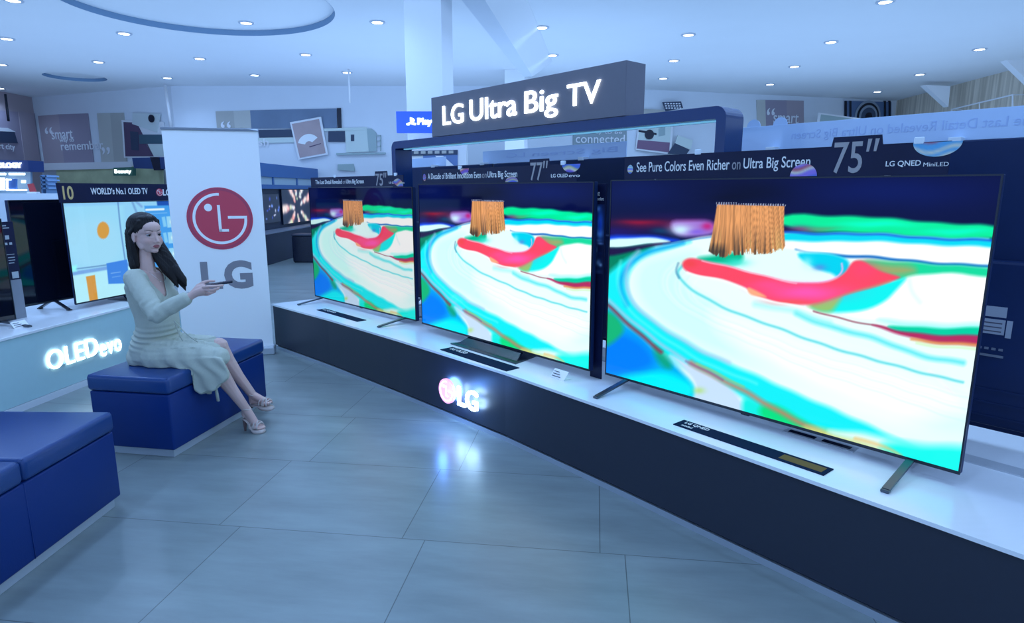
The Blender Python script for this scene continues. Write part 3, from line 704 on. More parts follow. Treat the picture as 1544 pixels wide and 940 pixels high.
# ---------------------------------------------------------------- things lying on the right counter
def strip(corners, label, words, gold=None):
    """flat printed strip; corners left-near, left-far, right-far, right-near in the photograph"""
    P = [on_z(x, y, CZ) for x, y in corners]
    c = sum(P, Vector())/4; dx = (P[3]+P[2]-P[0]-P[1])/2; rz = math.atan2(dx.y, dx.x)
    Lh = dx.length/2; Wh = ((P[1]-P[0]).length + (P[2]-P[3]).length)/4
    Wh = max(Wh, 0.03)
    o = empty('specification_strip', (c.x, c.y, CZ), rz, label, 'label strip', 'printed strips lying on the counter top')
    box('strip', -Lh, Lh, -Wh, Wh, 0.0, 0.004, mat('strip_print', (.006, .018, .05), .75, spec=.05), o, 0.001)
    if gold: box('gold_field', Lh*0.45, Lh*0.95, -Wh*0.6, Wh*0.6, 0.004, 0.0045, mat('gold_print', (0.16, 0.11, 0.04), 0.7, spec=.1), o)
    for s, a, b_, lo, hi in words:
        me, co = text_mesh(s, bold=.01); mn, mx_ = co.min(0), co.max(0)
        X = (co[:, 0]-mn[0])/(mx_[0]-mn[0]); Z = (co[:, 1]-mn[1])/(mx_[1]-mn[1]); D = (co[:, 2]-mn[2])/(mx_[2]-mn[2])
        me.vertices.foreach_set('co', np.stack([-Lh+2*Lh*(a+X*(b_-a)), -Wh+2*Wh*(lo+Z*(hi-lo)), 0.004+D*0.001], 1).astype('f').ravel()); me.update()
        new_obj('lettering', me, M_LETTER, o)
    return o
strip([(1014,641),(1032,634),(1259,710),(1240,717)], 'long dark printed strip with a gold end before the nearest television', [('LG QNED', .04, .22, .5, .85), ('miniled', .05, .13, .15, .35), ('feature', .3, .38, .4, .6), ('feature', .44, .52, .4, .6), ('feature', .58, .66, .4, .6)][:2], True)
strip([(662,528),(684,524),(783,556),(764,560)], 'dark printed strip under the plate stand of the middle television', [('LG OLED', .05, .3, .5, .85)])
strip([(478,468),(490,466),(551,483),(540,486)], 'short dark printed strip before the farthest television of the row', [('LG QNED', .05, .35, .4, .75)])
def price_stand(px, py, zc, label, rz=0.6):
    p = on_z(px, py, zc)
    o = empty('price_tag_stand', (p.x, p.y, zc), rz, label, 'price tag')
    prism('card', [(-0.055, -0.02, 0.0), (0.055, -0.02, 0.0), (0.055, 0.02, 0.045), (-0.055, 0.02, 0.045)], (0, 0.004, 0), M_WHITE_MATT, o)
    prism('base', [(-0.055, -0.02, 0.0), (0.055, -0.02, 0.0), (0.055, 0.04, 0.0), (-0.055, 0.04, 0.0)], (0, 0, 0.003), M_WHITE_MATT, o)
    bm = bmesh.new()
    for k in range(3): 
        t = 0.25+0.25*k; add_box(bm, -0.045, 0.02-0.012*k, -0.02+0.04*t-0.0035, -0.02+0.04*t-0.001, 0.045*t, 0.045*t+0.003)
    bm_obj('print_lines', bm, mat('ink', (0.08, 0.08, 0.12), 0.6), o)
    return o
price_stand(843, 571, CZ, 'small white tilted price card on the counter before the middle television', math.atan2(dA.y, dA.x))
# recessed cable tray below the nearest set
P = on_z(1235, 664, CZ)
ct = empty('cable_outlet', (P.x, P.y, CZ), math.atan2(dA.y, dA.x), 'grey two slot cable outlet in the white counter top under the nearest television', 'cable outlet')
box('plate', -0.15, 0.15, -0.03, 0.03, 0, 0.004, mat('grey_channel', (0.5, .53, .58), .4), ct, 0.001)
box('slot', -0.13, -0.015, -0.014, 0.014, 0.004, 0.006, M_BLACK, ct); box('slot', 0.015, 0.13, -0.014, 0.014, 0.004, 0.006, M_BLACK, ct)

# ---------------------------------------------------------------- second row facing the other way
D2 = 3.34
def rowpt(px, py, D): return on_plane(px, py, NV*D, NV)
bc = empty('rear_counter', (0, 0, 0), 0, 'low dark counter behind, carrying televisions seen from the back', 'counter')
a0_, a1_ = NV*3.24 + Vector((-0.657, 0.754, 0))*5.6, NV*3.24 - Vector((-0.657, 0.754, 0))*0.2
prism('cabinet', [a0_, a1_, a1_ + NV*0.8, a0_ + NV*0.8], (0, 0, 0.36), M_FACE, bc)
prism('worktop', [a0_ + Vector((0,0,.361)), a1_ + Vector((0,0,.361)), a1_ + NV*0.8 + Vector((0,0,.361)), a0_ + NV*0.8 + Vector((0,0,.361))], (0, 0, 0.02), M_WHITE, bc)
rzA = math.atan2(-0.754, 0.657)
def back_tv(pxl, pxr, ztop, label, ports=False):
    A_, B_ = rowpt(pxl, 240, D2), rowpt(pxr, 240, D2); A_.z = B_.z = 0
    w = (B_ - A_).length
    o = empty('television', (A_.x, A_.y, 0.381), rzA, label, 'television', 'dark television backs behind the row')
    z0 = 0.07; h = ztop - 0.381
    box('housing', 0, w, 0, 0.04, z0, h, M_DARKBACK, o, 0.006)
    box('rear_cover', w*0.10, w*0.9, -0.045, 0.004, z0+0.03, h*0.62, M_DARKBACK, o, 0.014)
    box('bezel', -0.003, w+0.003, 0.03, 0.046, z0-0.003, h+0.003, M_BEZEL, o, 0.003)
    bm = bmesh.new()
    for s in (0.12, 0.88): add_prism(bm, [(w*s-0.015, 0.02, z0+0.01), (w*s+0.015, 0.02, z0+0.01), (w*s+0.015, 0.2, 0.004), (w*s-0.015, 0.2, 0.004)], (0, 0, 0.01)); add_prism(bm, [(w*s-0.015, 0.02, z0+0.01), (w*s+0.015, 0.02, z0+0.01), (w*s+0.015, -0.08, 0.004), (w*s-0.015, -0.08, 0.004)], (0, 0, 0.01)); add_box(bm, w*s-0.016, w*s+0.016, -0.09, 0.21, 0, 0.006)
    bm_obj('leg', bm, M_STEEL, o)
    if ports:
        x_ = w*0.27 + 0.085
        bm = bmesh.new(); add_box(bm, x_, x_+.10, -0.047, -0.044, 0.585, 0.63); add_box(bm, x_-.01, x_+.10, -0.047, -0.044, 0.51, 0.575); add_box(bm, x_+.105, x_+.125, -0.047, -0.044, 0.50, 0.575)
        bm_obj('rating_label', bm, mat('label_paper', (0.35, 0.38, 0.45), 0.5), o)
        bm = bmesh.new()
        for k in range(3): add_box(bm, x_-.005, x_+.09, -0.0475, -0.0465, 0.52+k*.018, 0.525+k*.018)
        bm_obj('label_print', bm, mat('ink', (0.08, 0.08, 0.12), 0.6), o)
        bm = bmesh.new()
        for k in range(5): add_box(bm, x_-.01+k*0.025, x_-.01+k*0.025+0.015, -0.048, -0.044, 0.44, 0.45)
        add_box(bm, x_-.02, x_+.11, -0.048, -0.044, 0.41, 0.42)
        bm_obj('sockets', bm, mat('socket_metal', (0.3, 0.33, 0.4), 0.4, .6), o)
        for k in range(3): box('vent_ridge', w*0.1, w*0.9, -0.05, -0.044, 0.14+k*0.06, 0.15+k*0.06, M_DARKBACK, o)
    return o
ZB = 1.713
back_tv(616, 738, ZB, 'dark back of the farthest television in the rear row, behind the left header board')
back_tv(744, 981, ZB, 'dark back of the rear television behind the middle header board')
back_tv(990, 1330, ZB, 'dark back of the rear television behind the see pure colors board')
back_tv(1345, 1990, ZB, 'dark back of the nearest rear television with pale rating labels at the right edge', True)
M_PALE = mat('frosted_board', (0.50, 0.66, 0.92), 0.10, noise=(2, 0.05, (1, 1, 1)))
M_PALE_T = mat('frosted_print', (0.40, 0.54, 0.84), 0.3)
def back_board(pxl, pxr, zb, zt, label, words=None, knobs=False):
    A_, B_ = rowpt(pxl, 240, D2+0.05), rowpt(pxr, 240, D2+0.05)
    w = (Vector((B_.x, B_.y, 0)) - Vector((A_.x, A_.y, 0))).length
    o = empty('header_board', (A_.x, A_.y, 0), rzA, label, 'sign', 'pale header boards of the rear row seen from behind')
    box('board', 0, w, -0.0, 0.006, zb, zt, M_PALE, o, 0.001)
    if words: text('lettering', words, w*words_pos[0], w*words_pos[1], zb+(zt-zb)*.28, zb+(zt-zb)*.72, -0.0, M_PALE_T, o, 0.001, mirror=True)
    if knobs:
        for kx in (0.06, 0.17): bm = bmesh.new(); add_cyl(bm, (w*kx, 0.002, zt), (w*kx, 0.006, zt), 0.04, n=30); bm_obj('round_tab', bm, M_PALE, o)
    for kx in (0.02 if not knobs else 0.14, 0.75): box('clip', w*kx, w*kx+0.05, -0.06, 0.012, zb-0.012, zb+0.012, mat('clear_clip', (.75, .82, .9), .2), o, 0.003)
    return o
words_pos = (.22, .97)
back_board(1112, 1580, ZB+0.004, 1.846, 'long pale header board seen from behind with mirrored lettering, at the right', 'The Last Detail Revealed on Ultra Big Screen', True)
words_pos = (.2, .95)
back_board(728, 944, ZB+0.004, 1.82, 'pale header board seen from behind inside the dark portal frame', 'Big Screen LG')
back_board(617, 672, ZB+0.004, 1.80, 'short pale header board in the left corner of the portal frame')

# ---------------------------------------------------------------- portal frame and the lit sign box on it
D3 = 2.95
S0, S1 = rowpt(590, 218, D3), rowpt(1096, 158, D3)
ztf = S1.z; wf = (Vector((S1.x, S1.y, 0)) - Vector((S0.x, S0.y, 0))).length
M_FRAME = mat('frame_gloss', (0.006, 0.035, 0.15), 0.25, noise=(20, .05, (1, 1, 1)))
pf = empty('portal_frame', (S0.x, S0.y, CZ), rzA, 'dark blue rounded portal frame rising from between the counters under the sign', 'display frame')
def rounded(x0, x1, z1, r, z0, n=8):
    p = [(x0, z0)]
    p += [(x0 + r - r*math.cos(t), z1 - r + r*math.sin(t)) for t in np.linspace(0, PI/2, n)]
    p += [(x1 - r + r*math.sin(t), z1 - r + r*math.cos(t)) for t in np.linspace(0, PI/2, n)]
    return p + [(x1, z0)]
th = 0.062; O_ = rounded(0, wf, ztf-CZ, 0.06, 0.0); I_ = rounded(th, wf-0.055, ztf-CZ-th, 0.012, 0.0)
bm = bmesh.new(); dep = 0.17
V = [[bm.verts.new((x, y, z)) for x, z in Q] for Q in (O_, I_) for y in (0, dep)]
n = len(O_)
for k in range(n-1):
    bm.faces.new([V[0][k], V[0][k+1], V[2][k+1], V[2][k]]); bm.faces.new([V[1][k+1], V[1][k], V[3][k], V[3][k+1]])
    bm.faces.new([V[0][k+1], V[0][k], V[1][k], V[1][k+1]]); bm.faces.new([V[2][k], V[2][k+1], V[3][k+1], V[3][k]])
bm.faces.new([V[0][0], V[2][0], V[3][0], V[1][0]]); bm.faces.new([V[0][-1], V[1][-1], V[3][-1], V[2][-1]])
bm_obj('frame', bm, M_FRAME, pf)
box('light_strip', th+0.03, wf-0.09, dep*0.4, dep*0.6, ztf-CZ-th-0.006, ztf-CZ-th-0.0005, mat('strip_glow', (.5, .8, 1), .4, emit=(0.2, 0.65, 1.0), estr=0.55), pf)
X0, X1 = rowpt(651, 180, D3-0.004), rowpt(944, 130, D3-0.004)
sx0 = (Vector((X0.x, X0.y, 0)) - Vector((S0.x, S0.y, 0))).length; sx1 = (Vector((X1.x, X1.y, 0)) - Vector((S0.x, S0.y, 0))).length
zst = rowpt(944, 91, D3).z
sg = empty('sign_box', (S0.x, S0.y, ztf), rzA, 'grey box sign with glowing white letters reading LG Ultra Big TV', 'sign')
hs = zst - ztf
M_SIGN = mat('sign_grey', (0.15, 0.15, 0.19), 0.5, noise=(30, .04, (1, 1, 1)))
box('case', sx0, sx1, -0.006, 0.17, 0.001, hs, M_SIGN, sg, 0.003)
ws = sx1 - sx0
def sx(px): q = rowpt(px, 150, D3); return (Vector((q.x, q.y, 0)) - Vector((S0.x, S0.y, 0))).length
for s, a, b_, lo, hi in [('LG', 669, 700, .26, .74), ('Ultra', 710, 781, .27, .77), ('Big', 793, 843, .13, .745), ('TV', 857, 907, .30, .73)]:
    text('lettering', s, sx(a), sx(b_), hs*lo, hs*hi, -0.008, M_LIT, sg, 0.008, bold=.006)

# ---------------------------------------------------------------- ottomans
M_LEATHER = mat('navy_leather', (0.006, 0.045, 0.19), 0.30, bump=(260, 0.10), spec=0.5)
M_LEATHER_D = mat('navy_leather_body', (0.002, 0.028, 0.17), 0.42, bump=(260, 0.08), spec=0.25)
M_PLINTH = mat('plinth_metal', (0.5, 0.55, 0.62), 0.35, 0.3)
def ottoman(corner, rz, wid, leng, lids, hgt, label):
    """corner = near right corner; x runs to the left (-wid..0), y away"""
    o = empty('ottoman', (corner[0], corner[1], 0), rz, label, 'ottoman', 'navy leather ottoman benches')
    box('plinth', -wid+0.03, -0.03, 0.03, leng-0.03, 0, 0.05, M_PLINTH, o, 0.003)
    zb = hgt - 0.095
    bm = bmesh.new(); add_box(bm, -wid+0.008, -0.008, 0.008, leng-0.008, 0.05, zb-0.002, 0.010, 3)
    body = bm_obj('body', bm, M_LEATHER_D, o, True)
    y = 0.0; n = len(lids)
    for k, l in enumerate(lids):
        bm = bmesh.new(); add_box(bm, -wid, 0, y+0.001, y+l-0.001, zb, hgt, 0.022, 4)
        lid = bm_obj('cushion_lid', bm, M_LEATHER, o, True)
        bm = bmesh.new(); 
        for (p, q) in (((-wid+.012, y+.012), (-0.012, y+.012)), ((-0.012, y+.012), (-0.012, y+l-.012)), ((-0.012, y+l-.012), (-wid+.012, y+l-.012)), ((-wid+.012, y+l-.012), (-wid+.012, y+.012))):
            add_tube(bm, [(p[0], p[1], hgt-0.006), (q[0], q[1], hgt-0.006)], 0.0028, 6)
        bm_obj('piping', bm, M_LEATHER, lid, True)
        if k: bm = bmesh.new(); add_tube(bm, [(0-0.008, y, 0.055), (-0.008, y, zb-0.004)], 0.0025, 6); bm_obj('seam', bm, M_LEATHER_D, o, True)
        y += l
    return o
OTT_Z = 0.475
ottoman((-1.905, 3.325), math.radians(-9.5), 0.52, 0.98, [0.98], OTT_Z, 'navy leather ottoman bench on which the woman sits')
ottoman((-1.908, 1.66), math.radians(-1.2), 0.60, 1.16, [0.61, 0.55], OTT_Z, 'navy leather ottoman bench at the left front, empty, cut by the frame')

# ---------------------------------------------------------------- roll up banner behind the woman
TR = on_z(388, 196, 2.06); TL = on_z(243, 193, 2.06)
BRp = on_z(411, 533, 0.0)
dv = (TR - TL); dv.z = 0; wB = 0.94; dB = dv.normalized()
rzB = math.atan2(dB.y, dB.x)
nB = Vector((-dB.y, dB.x, 0))
pr = on_plane(388, 196, BRp, nB); pl2 = on_plane(243, 193, BRp, nB)
wB = (Vector((pr.x, pr.y, 0)) - Vector((pl2.x, pl2.y, 0))).length; hB = pr.z
bn = empty('banner_stand', (pl2.x, pl2.y, 0), rzB, 'tall white roll up banner with round red mark and grey letters, behind the woman', 'banner')
M_BANNER = mat('banner_cloth', (0.92, 0.94, 0.96), 0.55)
box('banner_sheet', 0, wB, 0, 0.006, 0.05, hB-0.008, M_BANNER, bn)
box('top_rail', -0.006, wB+0.006, -0.010, 0.016, hB-0.014, hB+0.008, mat('rail_grey', (0.22, 0.25, 0.3), .4, .5), bn, 0.003)
box('base', -0.02, wB+0.015, -0.06, 0.07, 0.0, 0.075, mat('base_silver', (0.55, 0.6, 0.66), 0.35, 0.4), bn, 0.012)
cyl('support_pole', (wB/2, 0.03, 0.06), (wB/2, 0.03, hB-0.01), 0.011, M_STEEL, bn, n=12)
def bpt(px, py): q = on_plane(px, py, pr, nB); v = q - pl2; return v.dot(dB), q.z
cx, cz = bpt(332, 330); rx = (bpt(382, 330)[0] - bpt(282, 330)[0])/2; rz_ = (bpt(332, 283)[1] - bpt(332, 377)[1])/2
M_RED = mat('mark_red', (0.62, 0.055, 0.10), 0.45)
dsc = round_logo(bn, cx, cz, rz_, -0.001, M_RED, M_BANNER, 0.002, sx=rx/rz_)
bm = bmesh.new(); n = 80
R_ = [[bm.verts.new((r*math.cos(2*PI*k/n), -0.0034, r*math.sin(2*PI*k/n))) for k in range(n)] for r in (rz_*0.975, rz_*0.90)]
for k in range(n): bm.faces.new([R_[0][k], R_[0][(k+1) % n], R_[1][(k+1) % n], R_[1][k]])
bm_obj('rim_line', bm, mat('mark_red_dark', (0.45, 0.05, 0.11), 0.4), dsc)
M_GREYL = mat('banner_grey_letter', (0.26, 0.25, 0.29), 0.5)
a = bpt(302, 435); b_ = bpt(331, 396); c_ = bpt(381, 437)
bl0, bl1 = bpt(304, 436), bpt(338, 395)
bm = bmesh.new(); zb0, zt0 = bpt(330, 436)[1], bpt(305, 395)[1]; lx = bpt(303, 415)[0]; lw = (bpt(314, 415)[0]-lx)
add_box(bm, lx, lx+lw, -0.0022, -0.0002, zb0, zt0); add_box(bm, lx, bpt(336, 430)[0], -0.0022, -0.0002, zb0, zb0+lw*0.95)
bm_obj('letter', bm, M_GREYL, bn)
text('letter', 'G', bpt(338, 415)[0], bpt(381, 415)[0], zb0-0.004, zt0+0.006, -0.0002, M_GREYL, bn, 0.002, bold=.045)

# ---------------------------------------------------------------- left display counter
OZ = 0.533
Lb0, Lb1 = Vector((-3.374, 4.221, 0)), Vector((-3.335, 4.595, 0)); dL = (Lb1-Lb0).normalized()
dL = Vector((math.sin(math.radians(5.9)), math.cos(math.radians(5.9)), 0)); rzL = math.atan2(dL.y, dL.x)
oL = Lb0 - dL*2.4
lc = empty('display_counter', (oL.x, oL.y, 0), rzL, 'pale grey fronted display counter with white top at the left, behind the woman', 'counter')
LL = 4.3
M_LFACE = mat('pale_counter_face', (0.46, 0.68, 0.72), 0.45, noise=(20, .03, (1, 1, 1)))
box('cabinet', 0, LL, 0.0, 0.85, 0.05, OZ-0.02, M_LFACE, lc, 0.002)
box('worktop', -0.01, LL+0.01, -0.008, 0.86, OZ-0.02, OZ, M_WHITE, lc, 0.003)
box('kick_strip', 0.0, LL, -0.006, 0.02, 0, 0.047, mat('kick_pale', (.7, .74, .8), .4), lc)
box('plinth', 0.01, LL-0.01, 0.02, 0.84, 0, 0.039, M_PLINTH, lc)
nL = Vector((-dL.y, dL.x, 0))
def lpt(px, py):
    q = on_plane(px, py, Lb0, nL); return (q - oL).dot(dL), q.z
# glowing counter lettering
sgn = empty('lit_letter_sign', (oL.x, oL.y, 0), rzL, 'glowing white letters reading OLED evo on the pale counter front', 'sign')
xa, za = lpt(68, 553); xb, zb_2 = lpt(146, 532); zmid = (lpt(72, 540)[1])
zt1 = lpt(90, 522)[1]; 
x0_, x1_ = lpt(68, 540)[0], lpt(147, 530)[0]; zlo = lpt(107, 548)[1]; zhi = lpt(107, 519)[1]
text('lettering', 'OLED', x0_, x1_, zlo, zhi, -0.010, M_LIT, sgn, 0.005, bold=.0)
x2_, x3_ = lpt(149, 526)[0], lpt(181, 521)[0]; zlo2 = lpt(165, 534)[1]; zhi2 = lpt(165, 515)[1]
text('lettering', 'evo', x2_, x3_, zlo2, zhi2, -0.010, M_LIT, sgn, 0.005, bold=.0, space=1.12)
box('spacer', x0_+0.02, x3_-0.02, -0.010, -0.0005, zlo+0.01, zlo+0.016, M_LFACE, sgn)

# left televisions
aT = math.radians(13.5); dT = Vector((math.sin(aT), math.cos(aT), 0)); nT = Vector((-dT.y, dT.x, 0))
oBL = Vector((-3.562, 5.040, 0)); wO = 1.44; oBR = oBL + dT*wO; zO = (0.579, 1.403)
def paint_menu(nx, nz):
    u, v = np.meshgrid(np.linspace(0.004, 0.996, nx), np.linspace(0.01, 0.99, nz))
    P = np.stack([oBL.x + dT.x*wO*u, oBL.y + dT.y*wO*u, zO[0] + (zO[1]-zO[0])*v], -1)
    X, Y = project(P); c = Canvas(X, Y, (152, 220, 252))
    A = c.poly
    A([(93,300),(300,300),(300,306),(93,312)], (140,205,250), 2, sm=0)
    A([(90,335),(180,325),(190,400),(110,412)], (160,222,252), 10)
    A([(186,300),(300,300),(290,470),(196,470)], (146,212,250), 3, sm=0)
    c.line([(178,303),(182,345),(189,392)], (70,110,180), 1.6, 1, .8); c.line([(200,305),(210,330)], (80,120,190), 2.5, 1.5, .6); c.line([(204,303),(214,312)], (110,150,215), 3, 1.5, .7)
    c.line([(110,407),(150,402),(190,396)], (70,110,170), 1.4, 1, .8)
    A([(108,411),(195,397),(195,402),(110,417)], (120,170,232), 1.2, sm=0)
    A([(109,417),(200,402),(215,460),(110,470)], (180,240,255), 1.5, sm=0)
    el = ((X-156)/8.6)**2 + ((Y-348)/12.2)**2; c.c[el < 1.25] = (190,190,170); c.c[el < 1] = (214,158,66)
    A([(130,418),(143.5,415.5),(148.5,455),(136,457)], (212,152,58), .7, sm=0)
    A([(161,398),(192,392),(196,428),(164,429)], (62,134,232), .8, sm=0)
    c.line([(168,413),(182,411)], (150,200,250), 1, .7, .8); c.line([(170,419),(182,417)], (150,200,250), 1, .7, .6)
    A([(108,402),(116,401),(116,410),(109,411)], (150,255,255), 2, sm=0)
    A([(236,300),(300,300),(300,312),(238,313)], (20,80,180), 1, sm=0)
    A([(218,311),(300,309),(310,440),(232,420)], (66,158,240), 1, sm=0)
    for yy in (0, 1, 2, 3):
        y0 = 327 + yy*24
        A([(244+yy*2,y0+1),(249+yy*2,y0),(252+yy*2,y0+15),(247+yy*2,y0+16)], (130,205,250), .8, sm=0)
        A([(251+yy*2,y0),(262+yy*2,y0-1),(264+yy*2,y0+16),(253+yy*2,y0+17)], (150,215,250), .8, sm=0)
        c.blob(258+yy*2, y0+8, 1.6, 3, (220,250,255))
    c.line([(221,317),(247,316)], (230,250,255), 3.2, .8); c.line([(222,323),(252,321.5)], (140,200,250), 1.2, .8, .8)
    A([(255,304),(262,304),(262,312),(256,312)], (200,150,90), 1, sm=0)
    return c.c
menu = grid_mesh('menu_picture', 360, 210, 1, 1, paint_menu(360, 210))
oled, wo_, ho_, bo_ = television(oBL, oBR, *zO, OZ, 'television showing a pale menu with gold shapes, behind the woman', menu, 'plate', thick=0.02, screen_mat=mat_vcol('menu_picture', 0.08, emit=0.95))
hb = empty('header_board', (oBL.x, oBL.y, OZ), math.atan2(dT.y, dT.x), 'dark header board with a gold number ten on the left menu television', 'sign')
def opt(px, py): q = on_plane(px, py, oBL, nT); return (q - oBL).dot(dT), q.z - OZ
zt2 = bo_ + ho_; zbh = opt(93, 276)[1]
x0_ = opt(92, 290)[0]; x1_ = wO*0.98
prism('board', [(x0_-0.02, 0.004, zt2+0.001), (x1_, 0.004, zt2+0.001), (x1_, 0.004, zbh), (x0_-0.03, 0.004, zbh)], (0, 0.005, 0), M_BOARD, hb)
M_GOLD = mat('gold_print', (0.25, 0.17, 0.05), 0.4)
hz = zbh - zt2
text('lettering', '10', opt(95, 290)[0], opt(111, 290)[0], zt2+hz*.15, zt2+hz*.85, 0.004, mat('gold_figure', (0.65, 0.48, 0.2), .35), hb, 0.001, bold=.02)
text('lettering', 'WORLD\u2019s No.1 OLED TV', opt(137, 287)[0], opt(223, 287)[0], zt2+hz*.40, zt2+hz*.76, 0.004, M_LETTER, hb, 0.001, bold=.02)
text('lettering', '10 years of television', opt(166, 295)[0], opt(203, 295)[0], zt2+hz*.2, zt2+hz*.3, 0.004, M_LETTER, hb, 0.001) if False else None
xr_ = opt(241, 290)[0]
round_logo(hb, xr_, zt2+hz*.5, 0.035, 0.004, M_RED, M_LETTER, 0.002, sx=1.2)
text('lettering', 'LG', opt(246, 290)[0], opt(257, 290)[0], zt2+hz*.3, zt2+hz*.7, 0.004, M_LETTER, hb, 0.001, bold=.03)
# dark set behind it and the nearest dark set with its panel
p = on_plane(13, 302, Vector((-3.80, 4.9, 0)), nT)
q0 = Vector((-3.80, 4.9, 0)); s0 = (on_plane(35, 458, q0, nT)); s0.z = 0
o2, w_, h_, bb_ = television(s0, s0 + dT*1.15, 0.60, on_plane(20, 302, s0, nT).z, OZ, 'large switched off black television at the left, on splayed feet', None, 'none')
for s in (-1, 1):
    bm = bmesh.new(); xx = 0.26
    add_prism(bm, [(xx-0.012, 0.012, bb_+0.012), (xx+0.018, 0.012, bb_+0.012), (xx+0.018, 0.015+s*0.15, 0.0), (xx-0.012, 0.015+s*0.15, 0.0)], (0, 0.004, 0.012))
    add_box(bm, xx-.014, xx+.020, 0.015+s*.15-.012, 0.015+s*.15+.012, 0, .008)
    bm_obj('leg', bm, M_BLACK, o2)
q1 = Vector((-3.678, 4.557, 0))
z1_ = 1.30
o3, w_, h_, b3_ = television(q1 - dT*1.1, q1, 0.557, z1_, OZ, 'black television cut off by the left picture edge, nearest on the left counter', None, 'blade')
ip = empty('information_panel', (q1.x-0.10, q1.y+0.12, OZ), math.atan2(dT.y, dT.x), 'dark upright information panel with pale symbols between the two black televisions', 'sign')
hp = on_plane(5, 336, q1, nT).z - OZ
box('board', -0.13, 0.085, 0, 0.006, 0.30, hp, M_BOARD, ip, 0.001)
box('stand_sheet', -0.13, 0.085, 0, 0.006, 0.0, 0.299, mat('grey_sheet', (.25, .27, .32), .4), ip, 0.001)
bm = bmesh.new()
for k, (a, z, w_, h_) in enumerate([(.0, .86, .03, .008), (.0, .84, .05, .006), (.01, .74, .03, .03), (.0, .69, .02, .018), (.035, .69, .02, .018), (.0, .60, .06, .004), (.01, .57, .05, .006), (.01, .545, .05, .006), (.01, .52, .04, .006), (.02, .38, .05, .05)]):
    add_box(bm, a, a+w_, -0.001, 0, z*hp/0.9, z*hp/0.9+h_)
bm_obj('printed_symbols', bm, mat('soft_white_print', (.45, .5, .55), .5), ip)
price_stand(31, 494, OZ, 'small white tilted price card on the left counter under the black television', math.atan2(dT.y, dT.x))

# ---------------------------------------------------------------- far shop beyond
M_PART = mat('pale_partition', (0.66, 0.72, 0.80), 0.5)
pa = on_y(-60, 290, 8.2); pb = on_y(97, 291, 8.2)
struct(prism('wall_partition', [(pa.x, 8.2, 0), (pb.x, 8.2, 0), (pb.x, 8.2, 1.46), (pa.x, 8.2, 1.46)], (0, 0.12, 0), M_PART))
SEG = {}
def seg_plane(i, off=0.02):
    (ax, ay), (bx, by) = WP[i], WP[i+1]; d = Vector((bx-ax, by-ay, 0)).normalized(); n = Vector((-d.y, d.x, 0))
    return Vector((ax, ay, 0)) - n*off, n, d
def panel(name, px, i, m, parent=None, off=0.03, t=0.025):
    p, n, d = seg_plane(i, off)
    return prism(name, [on_plane(x, y, p, n) for x, y in px], n*t, m, parent)
def wall_text(s, px0, px1, pyt, pyb, i, m, parent, off):
    p, n, d = seg_plane(i, off)
    a, b_ = on_plane(px0, (pyt+pyb)/2, p, n), on_plane(px1, (pyt+pyb)/2, p, n)
    zt_, zb_ = on_plane((px0+px1)/2, pyt, p, n).z, on_plane((px0+px1)/2, pyb, p, n).z
    o = text('lettering', s, 0, (b_-a).xy.length, zb_, zt_, 0, m, None, 0.01, bold=0.005)
    o.location = (a.x, a.y, 0); o.rotation_euler = (0, 0, math.atan2(d.y, d.x)); o.parent = parent
    return o
def wthing(name, label, cat, group=None): return empty(name, (0, 0, 0), 0, label, cat, group)
M_MAUVE = mat('mauve_print', (0.40, 0.33, 0.37), 0.7); M_MAUVE2 = mat('mauve_print_dark', (0.33, 0.28, 0.35), 0.7); M_BEIGE = mat('beige_print', (0.46, 0.45, 0.42), 0.7); M_BEIGE2 = mat('beige_print_light', (0.55, 0.54, 0.50), 0.7)
M_SOFT = mat('soft_lettering', (0.82, 0.82, 0.86), 0.7)
M_PAPER = mat('photo_paper', (0.78, 0.78, 0.8), 0.6)
GRW = 'printed wall panels high on the back wall'
g1 = wthing('wall_graphic', 'mauve striped wall panel with pale words smart way to remember', 'wall panel', GRW)
panel('field', [(57,175),(88,172.5),(97,246.5),(67,247.5)], 1, M_MAUVE, g1); panel('field', [(88,172.5),(132,171),(141,245.5),(97,246.5)], 1, M_MAUVE2, g1)
panel('field', [(146,171),(166,170.5),(172,245),(153,245.5)], 1, M_BEIGE2, g1); panel('field', [(166,170.5),(186,170),(191,244.5),(172,245)], 1, M_BEIGE, g1)
for s, a, b_, t, bt in [('\u201c', 68, 79, 192, 202), ('smart', 78, 110, 197, 210), ('way to', 90, 112, 209, 216), ('remember', 92, 156, 213, 226), ('\u201d', 154, 166, 222, 233)]:
    wall_text(s, a, b_, t, bt, 1, M_SOFT, g1, 0.034)
g2 = wthing('wall_graphic', 'grey wall panel with the pale word city on the left wall', 'wall panel', GRW)
# left side wall items
def lpanel(name, px, m, parent, off=0.03, t=0.02):
    p, n, d = seg_plane(0, off); return prism(name, [on_plane(x, y, p, n) for x, y in px], n*t, m, parent)
lpanel('field', [(-40,163),(52,171),(62,247),(-40,247)], M_MAUVE2, g2)
lpanel('field', [(28,168),(51,171),(61,246),(38,245)], M_MAUVE, g2, 0.05)
lpanel('picture', [(-20,197),(22,199),(27,216),(-20,215)], mat('navy_print', (.03, .05, .10), .5), g2, 0.055)
lpanel('picture', [(-20,192),(12,193),(24,199),(-20,197)], M_PAPER, g2, 0.055)
p_, n_, d_ = seg_plane(0, 0.056); a_ = on_plane(-18, 222, p_, n_); b_ = on_plane(22, 222, p_, n_)
o = text('lettering', 'smart city', 0, (b_-a_).xy.length, on_plane(10, 228, p_, n_).z, on_plane(10, 217, p_, n_).z, 0, M_SOFT, g2, 0.01); o.location = (a_.x, a_.y, 0); o.rotation_euler = (0, 0, math.atan2((b_-a_).y, (b_-a_).x))
